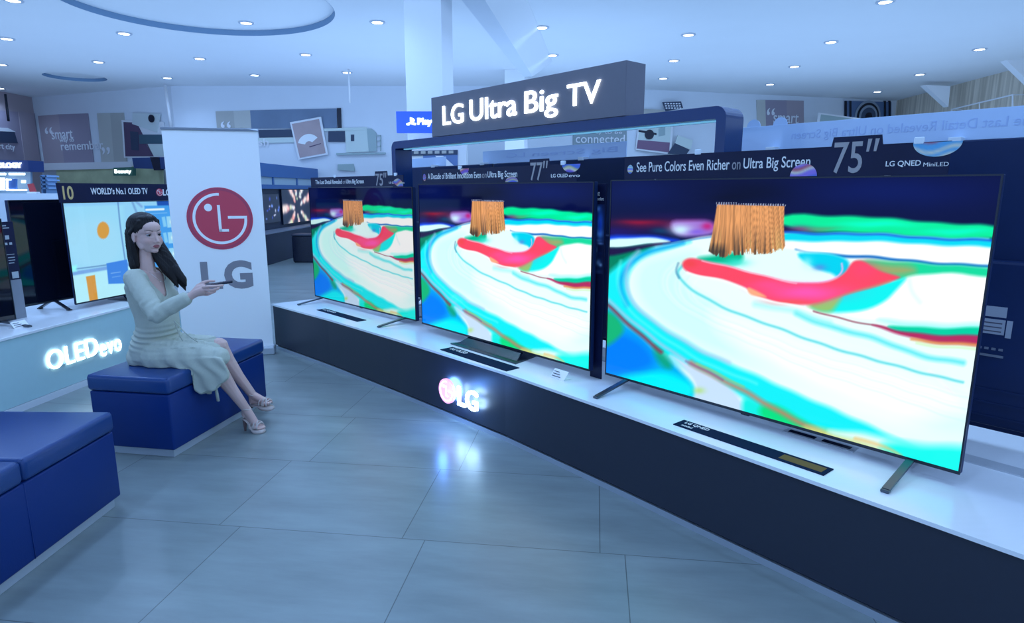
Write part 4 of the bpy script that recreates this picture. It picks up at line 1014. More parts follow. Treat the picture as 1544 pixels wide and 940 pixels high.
g3 = wthing('wall_graphic', 'photo print of a phone with a white camera above it, near the banner top', 'wall picture')
panel('photo', [(183,181),(246,184),(248,238),(187,238)], 1, M_PAPER, g3, 0.05)
panel('dark_area', [(186,184),(206,185),(232,236),(189,236)], 1, mat('plum_print', (.10, .06, .12), .6), g3, 0.056)
panel('pale_area', [(220,218),(247,218),(247,236),(232,236)], 1, mat('green_white_print', (.62, .70, .66), .6), g3, 0.056)
panel('phone', [(196,198),(208,199),(209,227),(198,226)], 1, mat('navy_print', (.03, .05, .10), .5), g3, 0.062)
panel('solar_strip', [(209,203),(244,203),(245,217),(210,217)], 1, mat('teal_print', (.05, .11, .15), .5), g3, 0.066)
cmr = panel('camera_body', [(200,170),(241,172),(237,200),(199,187)], 1, mat('camera_print', (.62, .68, .68), .6), g3, 0.07)
p_, n_, d_ = seg_plane(1, 0.075); c0 = on_plane(229, 179, p_, n_)
cyl('lens', c0, c0 - n_*0.03, 0.10, M_BLACK, g3)
pj = wthing('projector_box', 'dark blue box hung below the photo print by the banner', 'projector')
p_, n_, d_ = seg_plane(1, 0.8)
prism('housing', [on_plane(x, y, p_, n_) for x, y in [(199,238),(249,237),(250,255),(202,254)]], n_*0.60, mat('navy_box', (.02, .05, .16), .4), pj)
prism('lens_block', [on_plane(x, y, p_ - n_*0.01, n_) for x, y in [(226,237),(240,237),(242,257),(232,257)]], n_*0.1, M_BLACK, pj)
# centre panels
g4 = wthing('wall_graphic', 'long blue grey wall panel with dark lower bar left of the big column', 'wall panel', GRW)
panel('field', [(325,168),(352,167.5),(354,193),(327,193)], 2, M_BEIGE, g4); panel('field', [(352,167.5),(377,166.5),(379,193),(354,193)], 2, M_BEIGE2, g4)
panel('field', [(377,166.5),(508,163.5),(508,193),(379,194)], 2, mat('steel_blue_print', (.16, .22, .32), .5, noise=(1.5, .3, (1, 1, 1))), g4)
panel('end_bar', [(508,163),(514,163),(515,194),(509,194)], 2, M_BLACK, g4, 0.05)
panel('lower_bar', [(389,196),(452,195),(452,206),(391,208)], 2, mat('navy_print', (.03, .05, .10), .5), g4, 0.05)
panel('pale_band', [(389,208),(470,207),(470,214),(390,216)], 2, mat('green_white_print', (.62, .7, .66), .6), g4, 0.045)
wall_text('\u201c', 333, 348, 183, 193, 2, M_SOFT, g4, 0.04); wall_text('sh', 390, 405, 209, 220, 2, M_SOFT, g4, 0.05)
g5 = wthing('wall_graphic', 'tilted pink print of a white folding fan on the back wall', 'wall picture')
panel('border', [(437,184.5),(484,176),(494.5,233),(450,241)], 2, M_PAPER, g5, 0.09)
panel('field', [(440,187),(481,179.5),(491,231),(452,238)], 2, mat('rose_print', (.46, .34, .34), .6, noise=(3, .15, (1, 1, 1))), g5, 0.097)
p_, n_, d_ = seg_plane(2, 0.102)
fan = []
for k in range(13): an = math.radians(170 - 128*k/12); fan.append((466 + 17*math.cos(an), 219 - 17*math.sin(an)))
for k in range(13): an = math.radians(42 + 128*k/12); fan.append((466 + 6*math.cos(an), 219 - 6*math.sin(an)))
prism('fan', [on_plane(x, y, p_, n_) for x, y in fan], n_*0.004, mat('white_print', (.85, .85, .85), .5), g5)
prism('fan_handle', [on_plane(x, y, p_, n_) for x, y in [(466,221),(484,216),(484,217),(467,222.4)]], n_*0.004, mat('plum_print', (.10, .06, .12), .6), g5)
g6 = wthing('wall_graphic', 'pale green print of a boxy house with dark windows left of the blue sign', 'wall picture')
mg = mat('green_white_print', (.62, .7, .66), .6); mg2 = mat('green_grey_print', (.36, .46, .46), .6)
panel('house', [(520,195),(560,194),(567,200),(568,228),(522,230)], 2, mg, g6, 0.05); panel('side', [(553,194),(560,194),(567,200),(568,228),(556,229)], 2, mg2, g6, 0.056)
panel('window', [(495,198),(520,198),(520,214),(495,214)], 2, mat('navy_print', (.03, .05, .1), .5), g6, 0.056); panel('window', [(529,203),(534,203),(534,213),(529,213)], 2, mat('navy_print', (.03, .05, .1), .5), g6, 0.06)
panel('ledge', [(507,231),(581,230),(581,232.5),(507,234)], 2, mg2, g6, 0.08, 0.06); panel('roof', [(484,194),(553,192),(553,196),(486,198)], 2, mg, g6, 0.06)
panel('hedge', [(509,248),(533,247),(535,258),(509,257)], 2, mg2, g6, 0.06)
for yy in (204, 212, 220): panel('rail', [(567,yy),(574,yy),(574,yy+1.2),(567,yy+1.2)], 2, mg2, g6, 0.06)
panel('rail', [(573,204),(574.4,204),(574.4,228),(573,228)], 2, mg2, g6, 0.06)
# the blue games sign on the column
bs = wthing('sign_box', 'bright blue sign with glowing white symbol and letters, left of the grey box sign', 'sign')
A_, B_ = on_y(597, 168, 8.55), on_y(720, 168, 8.55); hb0, hb1 = on_y(600, 200.5, 8.55).z, on_y(600, 168, 8.55).z
bs.location = (A_.x, 8.55, 0); wbs = B_.x - A_.x
box('panel', 0, wbs, 0, 0.06, hb0, hb1, mat('blue_sign', (.01, .06, .55), .3, emit=(0.0, 0.06, 0.75), estr=0.7), bs, 0.004)
kx = lambda px: (px-597)/(720-597)*wbs
kz = lambda py: hb1 + (hb0-hb1)*(py-168)/(200.5-168)
bm = bmesh.new()
add_prism(bm, [(kx(618), -0.012, kz(187)), (kx(618), -0.012, kz(177)), (kx(623), -0.012, kz(178.5)), (kx(625), -0.012, kz(181)), (kx(624), -0.012, kz(184)), (kx(621), -0.012, kz(184)), (kx(621), -0.012, kz(188))], (0, 0.01, 0))
add_prism(bm, [(kx(612), -0.012, kz(187)), (kx(617), -0.012, kz(184.5)), (kx(617), -0.012, kz(189)), (kx(613), -0.012, kz(189))], (0, 0.01, 0))
add_prism(bm, [(kx(622), -0.012, kz(184.5)), (kx(627.5), -0.012, kz(186)), (kx(626), -0.012, kz(189)), (kx(622), -0.012, kz(188.5))], (0, 0.01, 0))
bm_obj('symbol', bm, M_LIT, bs)
text('lettering', 'PlayStation', kx(629), kx(690), kz(191), kz(178), -0.002, M_LIT, bs, 0.012, bold=.05)
box('hanger', wbs*0.55, wbs*0.62, 0.06, 0.50, (hb0+hb1)/2-0.03, (hb0+hb1)/2+0.03, M_STEEL, bs)
# pictures seen through the portal frame
g7 = wthing('wall_graphic', 'grey wall panel with pale word connected, seen through the portal frame', 'wall panel', GRW)
panel('field', [(864,193),(945,188),(945,222),(864,224)], 3, mat('grey_green_print', (.30, .36, .38), .7), g7)
wall_text('way to be', 888, 938, 197, 203, 3, M_SOFT, g7, 0.04); wall_text('connected', 868, 942, 203, 216, 3, M_SOFT, g7, 0.04)
g8 = wthing('wall_graphic', 'photo print of a camera above a plum table, right inside the portal frame', 'wall picture')
panel('border', [(963,183),(1016,180),(1012,233),(958,226)], 3, M_PAPER, g8, 0.06); panel('field', [(966,186),(1013,183),(1010,215),(962,211)], 3, mg, g8, 0.067)
panel('table', [(962,211),(1010,215),(1009,230),(960,224)], 3, mat('plum_light_print', (.22, .12, .20), .6), g8, 0.067)
p_, n_, d_ = seg_plane(3, 0.075); c0 = on_plane(979, 203, p_, n_); cyl('camera_head', c0, c0 - n_*0.02, 0.13, M_BLACK, g8)
panel('camera_arm', [(963,196),(978,198),(990,201),(990,204),(963,199)], 3, M_BLACK, g8, 0.072); panel('camera_stand', [(993,194),(1001,190),(1003,186),(1003,204),(993,206)], 3, mg2, g8, 0.072)
g9 = wthing('wall_graphic', 'tilted dark keyboard print at the right end inside the portal frame', 'wall picture')
panel('keyboard', [(1018,216),(1040,226),(1035,233),(1007,232)], 3, mat('navy_print', (.03, .05, .1), .5), g9, 0.09); panel('sheet', [(1022,204),(1045,212),(1041,226),(1018,216)], 3, mg, g9, 0.085)
g10 = wthing('wall_graphic', 'dark keyboard print above the portal frame, right of the sign box', 'wall picture')
panel('keyboard', [(999,154),(1027,153),(1030,163),(1004,168)], 3, mat('navy_print', (.03, .05, .1), .5), g10, 0.09); panel('sheet', [(966,164),(1002,166),(1002,180),(966,180)], 3, M_BEIGE, g10, 0.05)
bm = bmesh.new(); p_, n_, d_ = seg_plane(3, 0.095)
for r in range(3):
    for k in range(6):
        x, y = 1002+k*4.2+r*0.8, 155.5+r*3.4; add_prism(bm, [on_plane(x, y, p_, n_), on_plane(x+2.6, y-0.2, p_, n_), on_plane(x+2.8, y+1.6, p_, n_), on_plane(x+.2, y+1.8, p_, n_)], n_*0.004)
bm_obj('keys', bm, M_SOFT, g10)
g11 = empty('picture_box', (0, 0, 0), 0, 'pale box with a print of a white diagonal shape, left inside the portal frame', 'wall picture')
def cpan(name, pts, m, y, t=0.01): return prism(name, [on_y(px_, py_, y) for px_, py_ in pts], (0, t, 0), m, g11)
cpan('case', [(606,219),(703,215),(703,262),(606,262)], M_PAPER, 8.66, 0.30)
cpan('dark_print', [(638,230),(690,227),(690,260),(638,262)], mat('blue_print', (.12, .2, .42), .5), 8.648)
cpan('keyboard', [(614,228),(690,226),(690,233),(614,235)], mat('navy_print', (.03, .05, .1), .5), 8.636)
cpan('white_slope', [(656,235),(668,235),(691,256),(676,256)], M_PAPER, 8.624)
for k in range(6): cpan('key', [(624+k*10.5,228.2-k*.15),(631+k*10.5,228-k*.15),(631+k*10.5,232-k*.15),(624+k*10.5,232.2-k*.15)], M_BEIGE, 8.63, .004)
# right: smart panel, speaker print, pale framed poster, line frame
g12 = wthing('wall_graphic', 'mauve wall panel with pale word smart, above the pale mirrored board', 'wall panel', GRW)
panel('field', [(1154,151),(1186,151.5),(1187,190),(1155,190)], 4, M_MAUVE2, g12); panel('field', [(1186,151.5),(1212,152),(1212,188),(1187,189)], 4, M_MAUVE, g12); panel('field', [(1141,151),(1154,151),(1155,190),(1142,190)], 4, M_BEIGE2, g12)
wall_text('\u201c', 1156, 1168, 163, 174, 4, M_SOFT, g12, 0.04); wall_text('smart', 1166, 1204, 172, 186, 4, M_SOFT, g12, 0.04)
g13 = wthing('wall_graphic', 'dark print of a large round loudspeaker cone in the right corner', 'wall picture')
panel('field', [(1274,152),(1344,154),(1344,192),(1274,190)], 4, mat('speaker_blue', (.10, .17, .32), .5), g13, 0.05)
for a, b_ in ((1274, 1277), (1281, 1284), (1333, 1336), (1340, 1343)): panel('frame_bar', [(a,152),(b_,152),(b_,192),(a,191)], 4, M_BLACK, g13, 0.06)
p_, n_, d_ = seg_plane(4, 0.06); c0 = on_plane(1308, 176, p_, n_)
for r, m_, o_ in ((0.47, mat('cone_grey', (.3, .36, .44), .5), .0), (0.40, M_BLACK, .01), (0.33, mat('cone_grey', (.3, .36, .44), .5), .02), (0.26, mat('cone_dark', (.05, .08, .14), .5), .03), (.12, M_BLACK, .04)): cyl('cone_ring', c0 - n_*o_, c0 - n_*(o_+0.012), r, m_, g13, n=40)
g14 = wthing('poster_frame', 'pale green poster in a white frame leaning below the loudspeaker print', 'poster')
p_, n_, d_ = seg_plane(4, 1.2)
prism('frame', [on_plane(x, y, p_, n_) for x, y in [(1235,170),(1305,179.5),(1303,205),(1230,205)]], n_*0.03, M_PAPER, g14); prism('sheet', [on_plane(x, y, p_ - n_*0.005, n_) for x, y in [(1238,172.5),(1300,181),(1298,203),(1233,203)]], n_*0.02, mg2, g14)
prism('backing_post', [on_plane(x, y, p_ + n_*0.031, n_) for x, y in [(1262,185),(1270,185),(1270,280),(1262,280)]], n_*0.05, M_PAPER, g14)
lf = wthing('line_frame', 'thin white metal frame outline on the wood clad wall', 'frame')
(ax, ay), (bx, by) = WP[5], WP[6]; dW = Vector((bx-ax, by-ay, 0)).normalized(); nW = Vector((-dW.y, dW.x, 0)); pW = Vector((ax, ay, 0)) - nW*0.25
Q = [on_plane(x, y, pW, nW) for x, y in [(1434,205),(1435,165),(1527,143),(1527,200)]]
bm = bmesh.new()
for a_, b_ in zip(Q, Q[1:]): add_tube(bm, [a_, b_], 0.018, 8)
add_tube(bm, [on_plane(1477, 155, pW, nW), on_plane(1477, 166, pW, nW)], 0.012, 6)
for q in (Q[1], Q[2]): add_tube(bm, [q, q + nW*0.25], 0.012, 6)
bm_obj('tubing', bm, M_PAPER, lf)

# dark side shop with televisions on its wall, seen between banner and first television
bk = empty('shop_bulkhead', (-5.2, 12.4, 0), 0, 'blue fascia shop unit with pale panels, seen between the banner and the first television', 'shop unit')
M_BLUEF = mat('fascia_blue', (.03, .13, .36), .45); M_DARKW = mat('dark_shop_wall', (.012, .02, .05), .5)
box('fascia', -0.5, 0, 0.0, 4.8, 1.78, 2.06, M_BLUEF, bk, 0.004)
box('pale_panels', -0.5, -0.03, 0.0, 4.8, 1.62, 1.779, mat('panel_grey_blue', (.40, .52, .60), .5), bk)
box('lower_band', -0.5, -0.02, 0.0, 4.8, 1.53, 1.619, M_BLUEF, bk)
box('wall_panel', -0.5, -0.10, 0.0, 4.8, 0.0, 1.529, M_DARKW, bk)
for yy in (0.0, 1.55, 3.1, 4.7): box('divider', -0.06, -0.01, yy, yy+0.08, 1.62, 1.78, M_BLUEF, bk)
box('shelf', -0.10, 0.25, 0.0, 4.8, 0.0, 0.62, M_DARKW, bk, 0.01); box('shelf_edge', -0.10, 0.27, 0.0, 4.8, 0.62, 0.65, mat('edge_grey', (.2, .22, .28), .4), bk)
def wall_set(y0, y1, z0, z1, label, seed, dense):
    o = empty('television', (-5.26, y0+12.4, z0), math.radians(90), label, 'television')
    w, h = y1-y0, z1-z0
    box('housing', 0, w, 0.0, 0.03, 0, h, M_BLACK, o, 0.003)
    rs = np.random.RandomState(seed); gx, gz = np.meshgrid(np.linspace(0, 100, 90), np.linspace(0, 100*h/w, 60)); c = Canvas(gx, gz, (4, 8, 34)); cy0 = 50*h/w
    if dense:
        rb = random.Random(9)
        for k, an in enumerate([.3, 1.0, 1.75, 2.3, 3.2, 3.9, 4.7, 5.6]):
            rr0 = [9, 12, 10, 9, 9, 11, 9, 10][k]; ln_ = rb.uniform(24, 36)
            for q in range(14):
                t = q/13; r = rr0 + ln_*t
                c.blob(50 + r*1.3*math.cos(an) + rb.uniform(-2, 2), cy0 + r*math.sin(an) + rb.uniform(-1.5, 1.5), 2.5+2.6*t, 2.2+2*t, rb.choice([(255,235,225),(255,170,160),(210,240,190),(255,200,210),(240,250,255)]), .95)
    else:
        for k in range(16): c.blob(rs.rand()*100, rs.rand()*100*h/w*.8+5, 2.5+3*rs.rand(), 2+3*rs.rand(), [(120,160,255),(220,230,255),(60,90,230)][k % 3], .9)
    s = new_obj('screen', grid_mesh('burst', 90, 60, 1, 1, c.c), mat_vcol('menu_picture', .08), o); s.location = (0.01, -0.001, 0.01); s.scale = (w-.02, 1, h-.02)
    return o
def yat(px, x=-5.26): # y where the column px meets the plane x
    return x / ((px-CX)/(F*CP + 183*SP)) - 12.4 if False else x/((px-CX)/957.0) - 12.4
o = wall_set(yat(426), yat(470), 0.72, 1.52, 'wall television with a bright flower like burst beside the first big screen', 3, True)
o = wall_set(yat(396), yat(422), 0.80, 1.42, 'wall television with scattered blue dots just right of the banner', 4, False)
pf_ = on_z(457, 397, 0)
po_ = empty('pouf', (pf_.x, pf_.y, 0), math.radians(-8), 'black square stool on the far floor left of the first big screen', 'stool')
box('body', -0.22, 0.24, 0, 0.42, 0.02, 0.56, M_BLACK, po_, 0.02, 3); box('feet', -0.2, 0.22, 0.03, 0.40, 0, 0.02, M_STEEL, po_)
box('seat_pad', -0.225, 0.245, -0.005, 0.425, 0.56, 0.60, mat('pad_dark', (.02, .03, .06), .35), po_, 0.01)
ln = bmesh.new(); a_, b_ = on_z(392, 392.5, 0), on_z(441, 384, 0); a2, b2n = on_z(392, 394, 0), on_z(441, 385.3, 0)
add_prism(ln, [a_, b_, b2n, a2], (0, 0, 0.004)); tag(bm_obj('floor_line', ln, mat('yellow_tape', (.75, .72, .12), .6)), 'thin yellow tape line on the far floor beside the black stool', 'tape')

# left: kiosk, yellow wall, small lit sign
yw = wthing('shop_backdrop', 'yellow green shop back panel with dots below the smart way to remember panel', 'shop backdrop')
panel('panel', [(85,254),(245,250),(247,288),(85,290)], 1, mat('yellow_green', (.52, .56, .34), .7, noise=(2.5, .35, (1, 1, 1))), yw, 0.10)
panel('fascia', [(60,246.5),(197,243.5),(197,254),(60,257)], 1, M_PAPER, yw, 0.14, 0.1)
ls = wthing('sign_box', 'small dark green sign with glowing white lettering on the yellow wall', 'sign')
panel('panel', [(171,253),(200,252),(200,265),(171,265)], 1, mat('dark_green_sign', (.05, .16, .12), .4), ls, 0.45, 0.1)
p_, n_, d_ = seg_plane(1, 0.455); wt = wall_text('Beauty', 173, 198, 255.5, 263, 1, M_LIT, ls, 0.452)
kk = empty('kiosk', (0, 0, 0), 0, 'far kiosk with dark blue fascia, lit white lettering and bright shelf, at the left edge', 'kiosk')
YK = 12.0
def kq(pts, y=YK): return [on_y(a, b, y) for a, b in pts]
prism('fascia', kq([(-70,240),(42,242),(43,259),(-70,257)]), (0, 0.4, 0), mat('fascia_navy', (.02, .05, .2), .4), kk)
A_ = on_y(-40, 249, YK-0.01); B_ = on_y(33, 249, YK-0.01)
o = text('lettering', 'TECHNOLOGY', 0, B_.x-A_.x, on_y(0, 253.5, YK).z, on_y(0, 245.5, YK).z, 0, M_LIT, kk, 0.02, bold=.05); o.location = (A_.x, YK-0.005, 0)
prism('back_panel', kq([(-70,259),(46,259),(46,292),(-70,292)], YK+.3), (0, 0.05, 0), mat('kiosk_panel', (.28, .44, .62), .5), kk)
prism('strip_light', kq([(13,261),(35,261),(35,264),(13,264)]), (0, 0.05, 0), M_LIT, kk); prism('strip_light', kq([(-20,261),(6,261),(6,264),(-20,264)]), (0, 0.05, 0), M_LIT, kk)
bm = bmesh.new()
for r in ([(9,270),(11,270),(11,287),(9,287)], [(9,285.5),(38,285.5),(38,287.5),(9,287.5)], [(9,270),(16,270),(16,272),(9,272)], [(32,272),(36,272),(36,276),(32,276)], [(-8,268),(4,268),(4,287),(-8,287)]): add_prism(bm, kq(r), (0, 0.05, 0))
bm_obj('lit_outline', bm, M_LIT, kk)
prism('poster', kq([(11,270),(24,270),(24,285),(11,285)], YK+.02), (0, 0.04, 0), mat('kiosk_blue', (.05, .16, .5), .4), kk)
prism('legs', kq([(-60,292),(-54,292),(-54,400),(-60,400)]), (0, .2, 0), M_STEEL, kk)
st = empty('red_stand_sign', (0, 0, 0), 0, 'small red tilted card stand beside the far kiosk', 'sign')
prism('card', kq([(41,278),(49,276.5),(54,290),(45,290)], 8.26), (0, .02, 0), mat('card_red', (.5, .05, .06), .5), st)
_f = on_y(49, 290, 8.26); box('foot', _f.x-.06, _f.x+.06, 8.24, 8.31, 1.461, _f.z+.005, M_PAPER, st)
# pale shelf stand and blue cloth rack silhouettes
rk = empty('shelf_tower', (0, 0, 0), 0, 'pale blue tower of stacked shelves behind the white partition', 'shelf')
bm = bmesh.new()
for k in range(4): add_prism(bm, kq([(60+k*.6,265+k*6),(70+k,264.5+k*6),(71+k,267+k*6),(60+k*.6,267.5+k*6)], 13), (0, .35, 0))
for x in (61, 68): add_prism(bm, kq([(x,264),(x+1.4,264),(x+10,400),(x+8,400)], 13), (0, .3, 0))
bm_obj('shelves', bm, mat('kiosk_blue_pale', (.25, .42, .68), .5), rk)
# hanging black rod left, thin wires in the middle
rod = on_z(7, 141, ZC); tube('ceiling_rod', [on_y(8, 142, 16.5), on_y(13, 183, 16.5)], 0.028, M_BLACK)
o = bpy.data.objects['ceiling_rod']; tag(o, 'black rod hanging from the ceiling before the mauve wall, far left', 'hanging rod')
_w = on_y(526, 114, 15.0); _w.z = ZC
wr = tube('hanging_wire', [_w, on_y(527.5, 155, 15.0)], 0.02, M_PAPER); tag(wr, 'thin white rod hanging under the ceiling left of the large white column', 'hanging rod')
pp_ = struct(tube('trim_8', [on_y(249, 128, 17.0), on_y(258, 192, 17.0)], 0.04, M_PAPER))

# ---------------------------------------------------------------- the woman
def V_(p): return np.array([p.x, p.y, p.z])
def J(px, py, Y): return on_y(px, py, Y)
class Vol:
    """overlapping closed shapes, fused afterwards into one continuous surface"""
    def __init__(s): s.bm = bmesh.new()
    def ell(s, c, r, R=None, seg=24):
        M = Matrix.Translation(Vector(c)) @ ((R or Matrix.Identity(3)).to_4x4()) @ Matrix.Diagonal((*r, 1))
        bmesh.ops.create_uvsphere(s.bm, u_segments=seg, v_segments=seg//2+2, radius=1, matrix=M)
    def caps(s, pts, rs, flat=None, up=None):
        """tapered limb through pts with radius rs, round ends"""
        P = [Vector(p) for p in pts]
        for i in range(len(P)-1):
            a, b_ = P[i], P[i+1]; n = max(2, int((b_-a).length / (min(rs[i], rs[i+1])*0.35)))
            d = (b_-a)
            for k in range(n+1 if i == len(P)-2 else n):
                t = k/n; r = rs[i]*(1-t) + rs[i+1]*t
                M = Matrix.Translation(a + d*t) @ Matrix.Scale(r, 4)
                bmesh.ops.create_icosphere(s.bm, subdivisions=2, radius=1, matrix=M)
    def loft(s, rings, n=32):
        """rings: (centre, half width, half depth, left axis, forward axis)"""
        R_ = []
        for c, w, d, l, f in rings:
            c, l, f = Vector(c), Vector(l), Vector(f)
            R_.append([s.bm.verts.new(c + l*(w*math.cos(t)) + f*(d*math.sin(t))) for t in [2*PI*k/n for k in range(n)]])
        for a, b_ in zip(R_, R_[1:]):
            for k in range(n): s.bm.faces.new([a[k], a[(k+1) % n], b_[(k+1) % n], b_[k]])
        s.bm.faces.new(R_[0][::-1]); s.bm.faces.new(R_[-1])
    def fuse(s, voxel, smooth, factor=0.5):
        me = bpy.data.meshes.new('volume'); bmesh.ops.recalc_face_normals(s.bm, faces=s.bm.faces); s.bm.to_mesh(me); s.bm.free()
        o = bpy.data.objects.new('volume', me); C.objects.link(o)
        r = o.modifiers.new('r', 'REMESH'); r.mode = 'VOXEL'; r.voxel_size = voxel; r.use_smooth_shade = True
        if smooth: q = o.modifiers.new('s', 'SMOOTH'); q.factor = factor; q.iterations = smooth
        bpy.context.view_layer.update()
        out = bpy.data.meshes.new_from_object(o.evaluated_get(bpy.context.evaluated_depsgraph_get()))
        bpy.data.objects.remove(o); return out
def coords(me):
    a = np.zeros(len(me.vertices)*3); me.vertices.foreach_get('co', a); return a.reshape(-1, 3)
def normals(me):
    a = np.zeros(len(me.vertices)*3); me.vertices.foreach_get('normal', a); return a.reshape(-1, 3)
def put(me, co): me.vertices.foreach_set('co', co.ravel()); me.update()
def paint_mesh(me, rgb):
    a = me.color_attributes.new('Col', 'FLOAT_COLOR', 'POINT'); q = np.ones((len(rgb), 4)); q[:, :3] = rgb; a.data.foreach_set('color', q.ravel())

Pel, Wai, Che, Nek = J(237, 527, 3.72), J(236, 488, 3.69), J(227, 447, 3.67), J(222, 408, 3.66)
Hd = J(220.5, 353, 3.65)
yaw = math.radians(-13); fB_ = Vector((math.cos(yaw), math.sin(yaw), 0)); lB_ = Vector((-fB_.y, fB_.x, 0))
yh = math.radians(-27); fH = Vector((math.cos(yh), math.sin(yh), -0.03)).normalized(); lH = Vector((-math.sin(yh), math.cos(yh), 0)); uH = fH.cross(lH)
RH = Matrix((fH, lH, uH)).transposed()
hp_ = lambda x, y, z: Hd + fH*x + lH*y + uH*z
shR, elR, wrR = J(202, 421, 3.53), J(236, 474, 3.42), J(289, 446, 3.46)
shL, elL, wrL = J(245, 416, 3.79), J(249, 482, 3.92), J(262, 520, 4.0)
hipR, knR, anR = J(240, 536, 3.62), J(322, 540, 3.60), J(371, 617, 3.745)
hipL, knL, anL = J(244, 526, 3.80), J(331, 522, 3.84), J(381, 596, 3.92)
Rfloor = Vector((0, 0, 0))
person = empty('person', (Pel.x, Pel.y, OTT_Z), 0, 'woman with long dark hair in a pale belted dress, seated and aiming a remote control', 'person')
def child(name, me, m, parent=None):
    o = new_obj(name, me, m, parent or person)
    if parent is None: o.location = -person.location
    return o

ftR = [anR + Vector((-0.012, 0.012, -0.038)), Vector((-1.612, 3.742, 0.050)), Vector((-1.560, 3.728, 0.036))]
ftL = [anL + Vector((-0.006, 0.004, -0.040)), J(400, 606, 3.90), J(408, 604, 3.89)]
def torso(v, g, legs=True):
    """g: how far the surface stands outside the skin"""
    def lerp(a, b_, t): return a*(1-t) + b_*t
    spine = [(Pel + Vector((0, 0, -0.075)), .120, .105), (Pel + Vector((0, 0, -0.03)), .155, .118), (Pel + Vector((0, 0, .03)), .158, .115), (lerp(Pel, Wai, .6), .135, .098), (Wai + fB_*.012, .120, .094), (lerp(Wai, Che, .35) + fB_*.015, .120, .096),
             (lerp(Wai, Che, .8) + fB_*.013, .132, .100), (Che + Vector((0, 0, .02)) + fB_*.008, .138, .096), (lerp(Che, Nek, .45), .150, .076), (lerp(Che, Nek, .72), .135, .062), (lerp(Che, Nek, .93), .075, .052)]
    v.loft([(c, w+g, d+g, lB_, fB_) for c, w, d in spine])
    for s in (-1, 1): v.ell(Che + fB_*0.066 + lB_*0.062*s + Vector((0, 0, -0.012)), (.048+g, .055+g, .052+g), Matrix((fB_, lB_, Vector((0, 0, 1)))).transposed())
    for sh in (shR, shL): v.caps([lerp(Nek, sh, .3) + Vector((0, 0, -0.02)), sh], [.040+g, .046+g])
    v.ell(Pel + fB_*-0.05 + Vector((0, 0, -0.03)), (.085+g, .15+g, .085+g), Matrix((fB_, lB_, Vector((0, 0, 1)))).transposed())

# --- body, one surface from head to toes
B = Vol()
torso(B, 0.0)
B.caps([Nek + Vector((0, 0, -0.03)), hp_(-0.022, 0, -0.075), hp_(-0.01, 0, -0.02)], [.050, .036, .040])
B.ell(hp_(-.012, 0, .030), (.092, .073, .083), RH); B.ell(hp_(.030, 0, -.030), (.059, .060, .076), RH)
B.ell(hp_(.032, 0, -.066), (.048, .047, .038), RH); B.ell(hp_(.064, 0, -.092), (.017, .021, .014), RH)
for s in (-1, 1):
    B.ell(hp_(.048, .031*s, -.036), (.032, .028, .034), RH); B.ell(hp_(.006, .044*s, -.036), (.034, .018, .042), RH); B.ell(hp_(.066, .024*s, .016), (.013, .024, .010), RH)
    B.ell(hp_(.091, .011*s, -.041), (.008, .0065, .006), RH); B.ell(hp_(.020, .048*s, -.060), (.030, .012, .026), RH)
    B.ell(hp_(-.008, .073*s, -.012), (.015, .006, .028), RH); B.ell(hp_(-.003, .071*s, -.036), (.009, .005, .010), RH)
B.ell(hp_(.052, 0, .040), (.036, .050, .036), RH)
B.caps([hp_(.080, 0, .006), hp_(.090, 0, -.018), hp_(.099, 0, -.035)], [.0075, .0078, .0095])
B.ell(hp_(.084, 0, -.060), (.0095, .018, .0048), RH); B.ell(hp_(.082, 0, -.0695), (.0095, .015, .0052), RH); B.ell(hp_(.070, 0, -.064), (.018, .030, .018), RH)
B.caps([shR, elR, wrR], [.046, .036, .022]); B.caps([shL, elL, wrL], [.046, .036, .023])
mid = lambda a, b_, t: a*(1-t) + b_*t
B.caps([hipR, mid(hipR, knR, .55), knR], [.088, .070, .052]); B.caps([hipL, mid(hipL, knL, .55), knL], [.088, .070, .053])
for k_, a_ in ((knR, anR), (knL, anL)):
    back = Vector((-0.016, 0, -0.006))
    B.caps([k_, mid(k_, a_, .30) + back, mid(k_, a_, .62) + back*.6, a_], [.050, .051, .036, .027])
def foot(v, a, f3, g=0.0):
    hl, ball, toe = f3
    v.caps([a, hl], [.027+g, .024+g]); v.caps([a + (ball-a)*0.15, mid(a, ball, .6), ball], [.027+g, .025+g, .024+g])
    v.caps([hl, mid(hl, ball, .5), ball], [.022+g, .020+g, .022+g])
    d = (toe-ball).normalized(); s = d.cross(Vector((0, 0, 1))).normalized()
    for i, (off, ln_, r) in enumerate([(.024, .040, .0095), (.010, .042, .0078), (-.003, .038, .0074), (-.015, .033, .0070), (-.026, .026, .0068)]):
        sgn_ = 1
        v.caps([ball + s*off*0.9*SIDE + Vector((0, 0, -.008)), ball + s*off*SIDE + d*ln_ + Vector((0, 0, -.012))], [r+.003+g, r+g])
SIDE = -1; foot(B, anR, ftR); SIDE = 1; foot(B, anL, ftL)
# (lids close over the eyes)
for s in (-1, 1): B.ell(hp_(.0700, .0300*s, .0085), (.0085, .016, .0052), RH)
